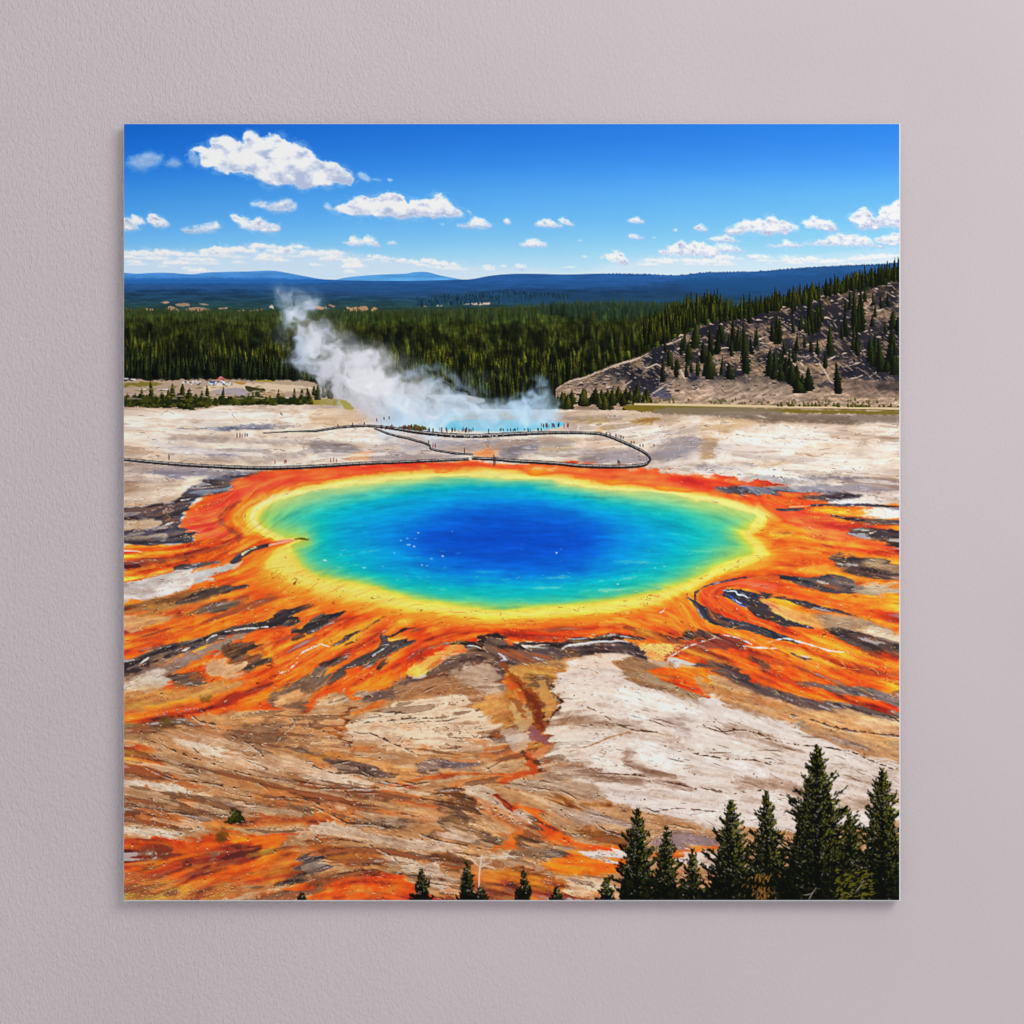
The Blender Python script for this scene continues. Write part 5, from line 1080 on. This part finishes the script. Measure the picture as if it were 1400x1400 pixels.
# ---- boardwalks
mb = motif('printed_boardwalk','dark boardwalk winding round the spring in the picture')
def walk(pts, wd, deck=(166,158,154), rail=(30,28,34), posts=9.0, top=2.2):
    p = np.array(pts, float).reshape(-1, 2); f = np.array(wd, float)
    L(None,deck,f*1.35,np.column_stack([p[:,0],p[:,1]-.6]).ravel(),.6,0,0,.95,mb)
    L(None,rail,f*1.0,np.column_stack([p[:,0],p[:,1]+f*.42]).ravel(),.55,0,.25,.95,mb)
    L(None,rail,f*.36,np.column_stack([p[:,0],p[:,1]-f*.68]).ravel(),.5,0,.2,.85,mb)
    q = spline(p, False, 8); sl = np.r_[0, np.cumsum(np.hypot(*np.diff(q, axis=0).T))]
    for d in np.arange(3, sl[-1], posts):
        x = np.interp(d, sl, q[:, 0]); y = np.interp(d, sl, q[:, 1]); w = np.interp(d, np.linspace(0, sl[-1], len(f)), f)
        L(None,(22,20,24),[.7,.7],[x,y-w*.6,x,y+w*.95],.5,0,0,.6,mb)
walk([165,627.5,210,632,270,636.5,334,639.5,390,639.5,440,637.2,490,634,550,631.6,610,629,640,627.6],[2.6,2.8,3,3.2,3.2,3,2.8,2.6,2.4,2.4])
walk([646,626.5,680,628,700,630,760,633.4,796,637,850,638,880,635.5,888,630],[2.4,2.8,3,3,3.2,3.2,3,2.4])
walk([888,630,889,626,880,618,864,610,846,602,824,594,800,592,776,591.5],[2.4,2.6,2.8,2.6,2.6,2.4,2.4,2.4],posts=7)
walk([430,589.5,470,583.6,500,582.4,526,584,570,590.5,610,594.6,650,596,700,593.6,740,592,776,591.5],[1.8,2,2,2.4,3.2,3.4,3.4,3.2,2.8,2.4],posts=8)
walk([170+190,592,400,590,430,589.5],[.8,1,1.6],posts=30)
walk([512,585.5,534,594,560,600,586,608,590,614,620,619.5,646,621],[1.6,1.8,2,2,2,1.8,1.6],posts=8)
L(None,(40,36,36),[.6,1,.6],[575,616.5,584,616.3,590,617],.5,0,0,.9)
# ---- visitors, each a few millimetres of ink
mp = motif('printed_visitors','tiny visitors standing along the boardwalk in the picture')
def folk(x, y, h=4.5, c=(34,30,40)):
    L(None,c,[.7,1.3,.9],[x,y-h,x+.1,y-h*.6,x,y],.5,0,0,.95,mp)
pc3 = [(34,30,40),(44,50,80),(90,36,40),(26,26,30),(150,62,58),(66,92,150)]
for k in range(34): folk(np.clip(r2.choice([590,606,622,636,642]) + r2.normal(0, 4), 585, 650), 590 + r2.normal(0, .7), r2.uniform(3, 6), pc3[r2.integers(6)])
for k in range(22): folk(r2.choice([690,700,706,722,735]) + r2.normal(0, 3), 589 + r2.normal(0, .6), r2.uniform(2.5, 4.5), pc3[r2.integers(6)])
for k in range(18): folk(r2.uniform(740, 778), 585 - (r2.uniform(0, 1)) * 2, r2.uniform(3, 6), pc3[r2.integers(6)])
for k in range(20): folk(r2.uniform(520, 560), 586 + r2.normal(0, 1), r2.uniform(2.5, 5), pc3[r2.integers(5)])
for x, y, h, c in [(430+32,584,4,0),(430+52,582,4,0),(430+68,581,4,0),(430+85,576,4,0),(430+95,574,4,3),(430+102,573,4,3),(324,598,6,2),(328,598,6,0),(331,598,5,4),(335,597,5,2),(338,596.5,4,0),(675,637,16,3),(677,636,12,2),(672,630,4,0),(592,612,6,4),(595,612,6,2),(586,606,4,0),(452,632,6,4),(456,631,6,4),(460,632,5,4),(376,634,5,4),(389,634,6,4),(391,633,5,2),(635,620,8,0),(231,629,8,3),(845,634,6,3),(847,634,4,0),(829,595,4,0),(834,596,4,0),(842,597,4,0),(849,600,5,3),(852,600,4,0),(863,606,3,0),(867,606,3,0),(875,611,4,2),(879,611,4,3),(894,610,3,0),(668,592,6,3)]:
    folk(x, y, h, pc3[c])
for x in (452, 456, 376, 391, 592): L(None,(236,206,196),[.5,.9,.5],[x,y-0,x,y],.4,0,0,0)
for k in range(26): 
    x = r2.uniform(560, 690); folk(x, 597 + r2.normal(0, .4), 1.6, (196,186,190))
L(None,(238,238,240),[.8,1.2,.6],[790,588.5,790.5,584,792,581],.5,0,0,.9)
# crust and foot of the picture
mbu = motif('printed_bush','small dark green bush on the mineral crust, lower left')
P('Q1',(26,28,8),[640,897,668,872,690,838,712,815,732,826,748,848,768,885,740,901,690,900],1.2,0,2.4,1,mbu)
for k in range(70):
    b = r2.uniform(822, 893); hw_ = 14 + (b - 815) * .55; a = 705 + r2.uniform(-1, 1) * hw_
    L('Q1',[(74,78,20),(40,44,10),(56,60,14),(24,26,6)][r2.integers(4)],[3,8,3],[a-3,b+3,a,b-3,a+r2.normal(0,5),b-10],.8,0,.6,.75)
P('Q1',(86,66,20),[590,1000,600,950,630,930,655,960,640,1010],4,0,3.5,.7)
P('Q1',(110,80,26),[500,170,520,145,560,140,555,175],3,0,2,.7); P('Q1',(104,76,28),[250,300,280,262,330,270,320,310],4,0,2,.7)
def pebbles(tile, poly, n, c1, c2, r=(2, 6)):
    q = T(tile, poly); f = TILE[tile][2]
    s = box(q, 2); ins = sdf(q, s) < 0
    for k in range(n):
        x = r2.uniform(q[:, 0].min(), q[:, 0].max()); y = r2.uniform(q[:, 1].min(), q[:, 1].max())
        iy, ix = int(y - OY) - s[0].start, int(x - OX) - s[1].start
        if not (0 <= iy < ins.shape[0] and 0 <= ix < ins.shape[1]) or not ins[iy, ix]: continue
        w = r2.uniform(*r) / f; an = r2.uniform(0, 6.3); dx, dy = w * np.cos(an), w * .6 * np.sin(an)
        L(None,c2,[w*.3,w*.7,w*.3],[x-dx,y-dy+.9,x+r2.normal(0,.4),y+1.0,x+dx,y+dy+.9],.5,0,0,.8)
        L(None,c1,[w*.3,w*.7,w*.3],[x-dx,y-dy,x+r2.normal(0,.5),y,x+dx,y+dy],.5,0,0,.9)
pebbles('Q2',[520,1170,650,1128,750,1150,850,1265,845,1345,750,1320,650,1215],130,(232,216,206),(70,44,36),(3,9))
pebbles('Q3',[450,1085,540,1060,640,1070,640,1095,560,1125],50,(240,226,214),(60,36,26),(3,8)); pebbles('Q3',[350,1290,400,1230,540,1220,620,1280,560,1380,390,1380],50,(238,212,190),(120,70,40),(3,10))
pebbles('Q1',[40,1200,160,1230,320,1220,490,1290,650,1250,720,1290,620,1360,40,1360],260,(250,196,130),(110,50,10),(2,8))
pebbles('Q1',[40,780,250,800,560,880,430,1000,200,990,40,960],170,(238,224,210),(76,44,28),(2,7)); pebbles('Q1',[800,900,1225,960,1225,1040,1000,990],60,(240,224,210),(60,40,26),(2,6))
pebbles('Q2',[420,1150,600,1120,640,1160,540,1190],40,(236,214,190),(90,50,30),(2,6)); pebbles('Q2',[-10,1180,300,1160,420,1200,100,1280,-10,1300],60,(240,170,90),(90,40,16),(2,6))
pebbles('Q3',[0,830,260,900,460,980,400,990,160,900,0,900],80,(246,226,206),(80,44,26),(2,7)); pebbles('Q3',[140,1180,240,1220,220,1290,150,1250],24,(246,226,206),(80,44,26),(2,8)); pebbles('Q2',[1050,820,1225,840,1225,900,1150,890],40,(246,230,214),(100,60,36),(2,7))
pebbles('P3',[865,1115,960,1100,1100,1100,1230,1098,1090,1190,980,1216,890,1165],110,(255,222,150),(176,84,30),(3,10)); pebbles('P2',[650,1290,700,1245,790,1195,880,1132,955,1132,930,1172,830,1215,830,1262,760,1310],60,(255,214,140),(200,100,30),(3,9))
pebbles('P1',[50,640,250,615,370,590,370,610,250,640,50,665],50,(255,206,110),(220,110,30),(3,8)); pebbles('Q1',[230,235,360,215,520,195,500,210,360,240,240,270],60,(196,190,220),(80,50,60),(3,8))
pebbles('Q1',[640,880,800,870,800,905,700,910],12,(240,220,200),(80,40,20),(3,7)); pebbles('Q1',[300,30,520,70,440,90,320,70],30,(236,206,160),(60,40,26),(3,8))
pebbles('P1',[1230,1130,1400,1090,1400,1140,1260,1180],40,(255,190,110),(190,60,20),(3,8)); pebbles('P1',[1090,1290,1180,1270,1190,1300,1120,1320],16,(255,190,110),(120,50,20),(3,8))
for tl, w, q in [('Q2',[5,8,8,6],[1003,1088,992,1150,985,1220,984,1292]),('Q2',[3,6,5,3],[996,1165,1020,1145,1040,1140,1062,1128]),('Q2',[3,6,4],[985,1160,955,1130,930,1105]),('Q2',[3,6,6,3],[1000,1150,1050,1160,1075,1170,1080,1178]),('Q2',[3,8,3],[1120,1075,1150,1085,1200,1110]),('Q2',[3,6,3],[1140,1120,1150,1090,1170,1060]),('Q2',[3,7,3],[1100,1105,1150,1098,1220,1100])]:
    L(tl,(226,212,198),w,q,.6,0,.3,.95)

# ---- foreground pines
def pine(ax, ay, hw, base=1233.0, n=900, lab=None, lean=0, lit=(106,104,30), dark=(8,11,7), full=1.0):
    i = motif('printed_pine_tree', lab); h = base - ay
    r = np.random.default_rng(int(ax * 7 + ay))
    L(None,(16,14,9),[.9,1.8,3.0],[ax,ay,ax+lean/2,ay+h/2,ax+lean,base],.6,0,0,1,i)
    # whorls of boughs: each bough is a dark ragged mass with tufts on it
    nb = max(7, int(h / 5.2)); boughs = []
    for q in range(nb):
        tt = (q + .6 + r.uniform(-.35, .35)) / nb
        prof = hw * (min(1.0, (tt * 1.3) ** .8) * .82 + .18 * tt) * full
        for sd in (-1, 1):
            ln = prof * r.uniform(.45, 1.08) + 1.0
            boughs.append((tt, sd, ln))
    core = [ax - .6, ay + 1]
    for tt in (.08, .2, .35, .5, .7, .9): core += [ax - .58 * hw * (tt * 1.2) ** .85, ay + h * tt]
    core += [ax - .6 * hw, base + 4, ax + .6 * hw, base + 4]
    for tt in (.9, .7, .5, .35, .2, .08): core += [ax + .58 * hw * (tt * 1.2) ** .85, ay + h * tt]
    P(None, dark, core + [ax + .6, ay + 1], .9, 0, 2.6, 1, i)
    for tt, sd, ln in boughs:
        y = ay + h * tt; x = ax + lean * tt
        up = r.uniform(.25, .8); th = (h / nb) * r.uniform(.8, 1.5) * (.55 + .5 * tt)
        L(None,dark,[th*1.05,th*.95,th*.35],[x,y+th*.25,x+sd*ln*.5,y+ln*.06,x+sd*ln,y-ln*up*.5],.8,0,1.3,1,i)
        k = int(4 + ln * .8)
        for _ in range(k):
            e = r.uniform(.1, 1.06); px = x + sd * ln * e; py = y - ln * up * .5 * e * e + r.normal(0, th * .38)
            m = np.clip(.5 * sd * e + .50 + .32 * r.normal() + .25 * (1 - tt), 0, 1) * (1 - .7 * ss(.45, 1, tt))
            if r.uniform() < .44: m = 0
            c = np.array(dark) + m * (np.array(lit) * r.uniform(.7, 1.15) - np.array(dark)); tl = r.uniform(1.6, 3.6)
            L(None,tuple(np.clip(c, 0, 255)),[.7,r.uniform(1.2,2.6),.5],[px-sd*tl*.5,py+tl*.3,px,py,px+sd*tl*r.uniform(.1,.7),py-tl*r.uniform(.3,1)],.55,0,.3,1,i)
    for _ in range(int(n * .10)):      # sky and ground glinting through
        e = r.uniform(-.8, .8); tt = r.uniform(.15, .75); px = ax + e * hw * tt ** .75; py = ay + h * tt
        L(None,[(196,184,170),(150,136,110),(110,96,60)][r.integers(3)],[.5,r.uniform(.7,1.3),.5],[px,py,px+r.normal(0,1),py+r.normal(0,1),px+r.normal(0,1.5),py+r.normal(0,1.2)],.45,0,0,.6,i)
    return i
pines = [(829,1200,13,160,'smallest pine by the foot of the printed picture, left of the dark cluster'),(871,1105,36,900,'full pine at the left end of the dark cluster'),(911,1130,26,560,'slender pine right of the leftmost full one'),(947,1161,17,330,'narrow dark pine in the gap of the cluster'),(999,1094,44,1100,'broad pine just left of the cluster centre'),(1048,1082,37,1000,'pointed pine between two broader ones'),
  (1161,1112,34,700,'short pine half hidden right of the tallest one'),(1206,1051,54,1500,'tall pine cut by the right edge of the picture'),(1117,1020,72,2300,'tallest pine of the printed foreground')]
for x0, x1, y, c in [(985,1232,1196,(10,12,8)),(1060,1232,1160,(12,15,8)),(850,985,1216,(14,18,10))]:
    i = motif('printed_undergrowth', 'dark undergrowth between the printed pines') if x0 == 985 else i
    for k in range(int((x1 - x0) * 2.2)):
        x = r2.uniform(x0, x1); b = r2.uniform(y, 1234); ln = r2.uniform(3, 9)
        m = max(0, r2.normal(.1, .35)); cc = np.array(c) + m * (np.array((84,84,22)) - np.array(c))
        L(None,tuple(np.clip(cc,0,255)),[1,r2.uniform(2,7),1],[x-ln*.5,b,x,b-1.5,x+ln*.5,b-r2.uniform(0,4)],.6,0,0,1,i)
for ax, ay, hw, n, lab in pines: pine(ax, ay, hw, 1233, n, lab)
for ax, ay, hw, n, lab in [(576,1190,15,190,'small pine cut off by the bottom edge, left of the bare dead tree'),(638,1178,15,240,'small pine just left of the bare dead tree'),(657,1213,9,80,'tiny pine tip at the foot of the dead tree'),(716,1190,11,150,'small pine right of the bare dead tree'),(761,1212,8,90,'pine tip peeping over the bottom edge'),(413,1222,5,30,'sprig at the bottom edge on the left')]:
    pine(ax, ay, hw, 1233, n, lab, 0, (70,74,20))
for k in range(170):   # light twigs and dead wood among the pines
    x = r2.uniform(860, 1228); y = r2.uniform(1120, 1230)
    if y < 1231 - (60 if x < 960 else 110): continue
    c = [(150,140,110),(170,160,140),(120,104,50),(190,180,170)][r2.integers(4)]
    an = r2.uniform(-1.2, 1.2); ln = r2.uniform(1.5, 5)
    L(None,c,[.4,r2.uniform(.6,1.1),.4],[x,y,x+ln*.5*np.cos(an),y+ln*.5*np.sin(an)+r2.normal(0,.5),x+ln*np.cos(an),y+ln*np.sin(an)],.45,0,0,.7)
for q, w in [([1105,1232,1110,1222,1116,1214],[1,1.8,1]),([1168,1222,1176,1212,1181,1204],[.8,1.4,.8]),([1097,1224,1105,1223,1112,1221],[.8,1.2,.8])]:
    L(None,(168,158,146),w,q,.5,0,.4,.75)
for k in range(70):   # golden scrub
    x = r2.normal(1040, 9); y = r2.uniform(1198, 1232); L(None,(176,120,50),[.5,1.1,.5],[x,y,x+1.5,y-2,x+r2.normal(2,1.5),y-4],.5,0,0,.8)
for k in range(110):
    x = r2.uniform(1140, 1190); y = r2.uniform(1190, 1232); L(None,(112,106,28),[.6,1.8,.6],[x,y,x+2,y-1,x+r2.normal(4,2),y-r2.uniform(0,4)],.5,0,0,.8)
up2 = (1 - ss(640, 660, gy))[..., None]
C = C + (.45 * up2 + .12) * np.stack([C[..., j] - blur(C[..., j], 1.1) for j in range(3)], -1)
C = np.clip(C, 0, 1)
# --- PAINT END

# ---------------------------------------------------------------- the framed-less print on the wall
root = bpy.data.objects.new('photo_print', None); COL.objects.link(root); root.location = (0, 0, 0)
root['label'] = 'square frameless photo print of a rainbow coloured hot spring hanging on the lilac plaster wall'
root['category'] = 'wall print'
def mm(X, Y): return (X - 700) / 1000, (700 - Y) / 1000

em, nt, bs = material('white_panel_edge')
n = nt.nodes.new('ShaderNodeTexNoise'); n.inputs['Scale'].default_value = 90; n.inputs['Detail'].default_value = 3
r_ = nt.nodes.new('ShaderNodeValToRGB'); r_.color_ramp.elements[0].color = (.74, .76, .80, 1); r_.color_ramp.elements[1].color = (.84, .85, .88, 1)
nt.links.new(n.outputs['Fac'], r_.inputs['Fac']); nt.links.new(r_.outputs['Color'], bs.inputs['Base Color']); bs.inputs['Roughness'].default_value = .35
x0, z1 = mm(168.7, 168.7); x1, z0 = mm(1231.4, 1232.5)
v, f = block(x0, x1, FACE + .0008, FACE + .0125, z0, z1, .0012)
panel = link_mesh('panel', v, f, em, root); panel['label'] = 'white panel whose thin bright edge shows round the picture'
fm, nt, bs = material('dark_hanging_frame')
n = nt.nodes.new('ShaderNodeTexNoise'); n.inputs['Scale'].default_value = 40
r_ = nt.nodes.new('ShaderNodeValToRGB'); r_.color_ramp.elements[0].color = (.05, .05, .05, 1); r_.color_ramp.elements[1].color = (.09, .085, .08, 1)
nt.links.new(n.outputs['Fac'], r_.inputs['Fac']); nt.links.new(r_.outputs['Color'], bs.inputs['Base Color'])
fv, ff = [], []
for a in ((-.46, .46, .43, .46), (-.46, .46, -.46, -.43), (-.46, -.43, -.427, .427), (.43, .46, -.427, .427)):
    v, f = block(a[0], a[1], FACE + .0127, -.0002, a[2], a[3]); ff += [tuple(i + len(fv) for i in q) for q in f]; fv += v
link_mesh('hanging_frame', fv, ff, fm, root)

pm, nt, bs = material('printed_ink')
at = nt.nodes.new('ShaderNodeAttribute'); at.attribute_name = 'pigment'
g = nt.nodes.new('ShaderNodeTexNoise'); g.inputs['Scale'].default_value = 700; g.inputs['Detail'].default_value = 2
mrg = nt.nodes.new('ShaderNodeMapRange'); mrg.inputs['To Min'].default_value = .97; mrg.inputs['To Max'].default_value = 1.03
mx = nt.nodes.new('ShaderNodeMix'); mx.data_type = 'RGBA'; mx.blend_type = 'MULTIPLY'; mx.inputs[0].default_value = 1
tcp = nt.nodes.new('ShaderNodeTexCoord'); nt.links.new(tcp.outputs['Object'], g.inputs['Vector'])
nt.links.new(g.outputs['Fac'], mrg.inputs['Value']); nt.links.new(at.outputs['Color'], mx.inputs[6]); nt.links.new(mrg.outputs[0], mx.inputs[7])
nt.links.new(mx.outputs[2], bs.inputs['Base Color']); bs.inputs['Roughness'].default_value = .5; bs.inputs['Specular IOR Level'].default_value = .04

sm, nt, bs = material('white_print_base')
n = nt.nodes.new('ShaderNodeTexNoise'); n.inputs['Scale'].default_value = 200
r_ = nt.nodes.new('ShaderNodeValToRGB'); r_.color_ramp.elements[0].color = (.8, .8, .8, 1); r_.color_ramp.elements[1].color = (.84, .84, .84, 1)
nt.links.new(n.outputs['Fac'], r_.inputs['Fac']); nt.links.new(r_.outputs['Color'], bs.inputs['Base Color'])
xa, za = mm(OX + .2, OY + .2); xb, zb = mm(OX + PW - 1.2, OY + PH - 1.2)
v, f = block(xa, xb, FACE + .0002, FACE + .0007, zb, za)
sheet = link_mesh('print_sheet', v, f, sm, root)

lin = np.where(C <= .04045, C / 12.92, ((C + .055) / 1.055) ** 2.4).astype(F)
lin = np.clip(lin * 1.10, 0, .93)                # pigment brightened evenly to make up for weak light on the print
VX = ((gx - 700) / 1000).astype(F); VZ = ((700 - gy) / 1000).astype(F)
cid = ID[:-1, :-1].astype(int)
for k in range(1, len(MOTIF)):                # motifs too small to tell apart go with what surrounds them
    q = cid == k
    if 0 < q.sum() < 25: cid[q] = 0
NI = np.arange(PH * PW).reshape(PH, PW)
quad = np.stack([NI[:-1, :-1], NI[1:, :-1], NI[1:, 1:], NI[:-1, 1:]], -1)
for k, (name, label) in enumerate(MOTIF):
    q = quad[cid == k]
    if len(q) == 0: continue
    used, inv = np.unique(q.ravel(), return_inverse=True)
    me = bpy.data.meshes.new(name)
    me.vertices.add(len(used)); me.loops.add(q.size); me.polygons.add(len(q))
    co = np.stack([VX.ravel()[used], np.full(len(used), FACE, F), VZ.ravel()[used]], -1)
    me.vertices.foreach_set('co', co.ravel().astype(F))
    me.loops.foreach_set('vertex_index', inv.ravel().astype(np.int32))
    me.polygons.foreach_set('loop_start', np.arange(0, q.size, 4, dtype=np.int32))
    ca = me.attributes.new('pigment', 'FLOAT_COLOR', 'POINT')
    ca.data.foreach_set('color', np.concatenate([lin.reshape(-1, 3)[used], np.ones((len(used), 1), F)], 1).ravel().astype(F))
    me.update(calc_edges=True); me.materials.append(pm)
    ob = bpy.data.objects.new(name, me); COL.objects.link(ob); ob.parent = sheet
    if label: ob['label'] = label
    if name in ('printed_forest', 'printed_visitors', 'printed_undergrowth'): ob['kind'] = 'stuff'
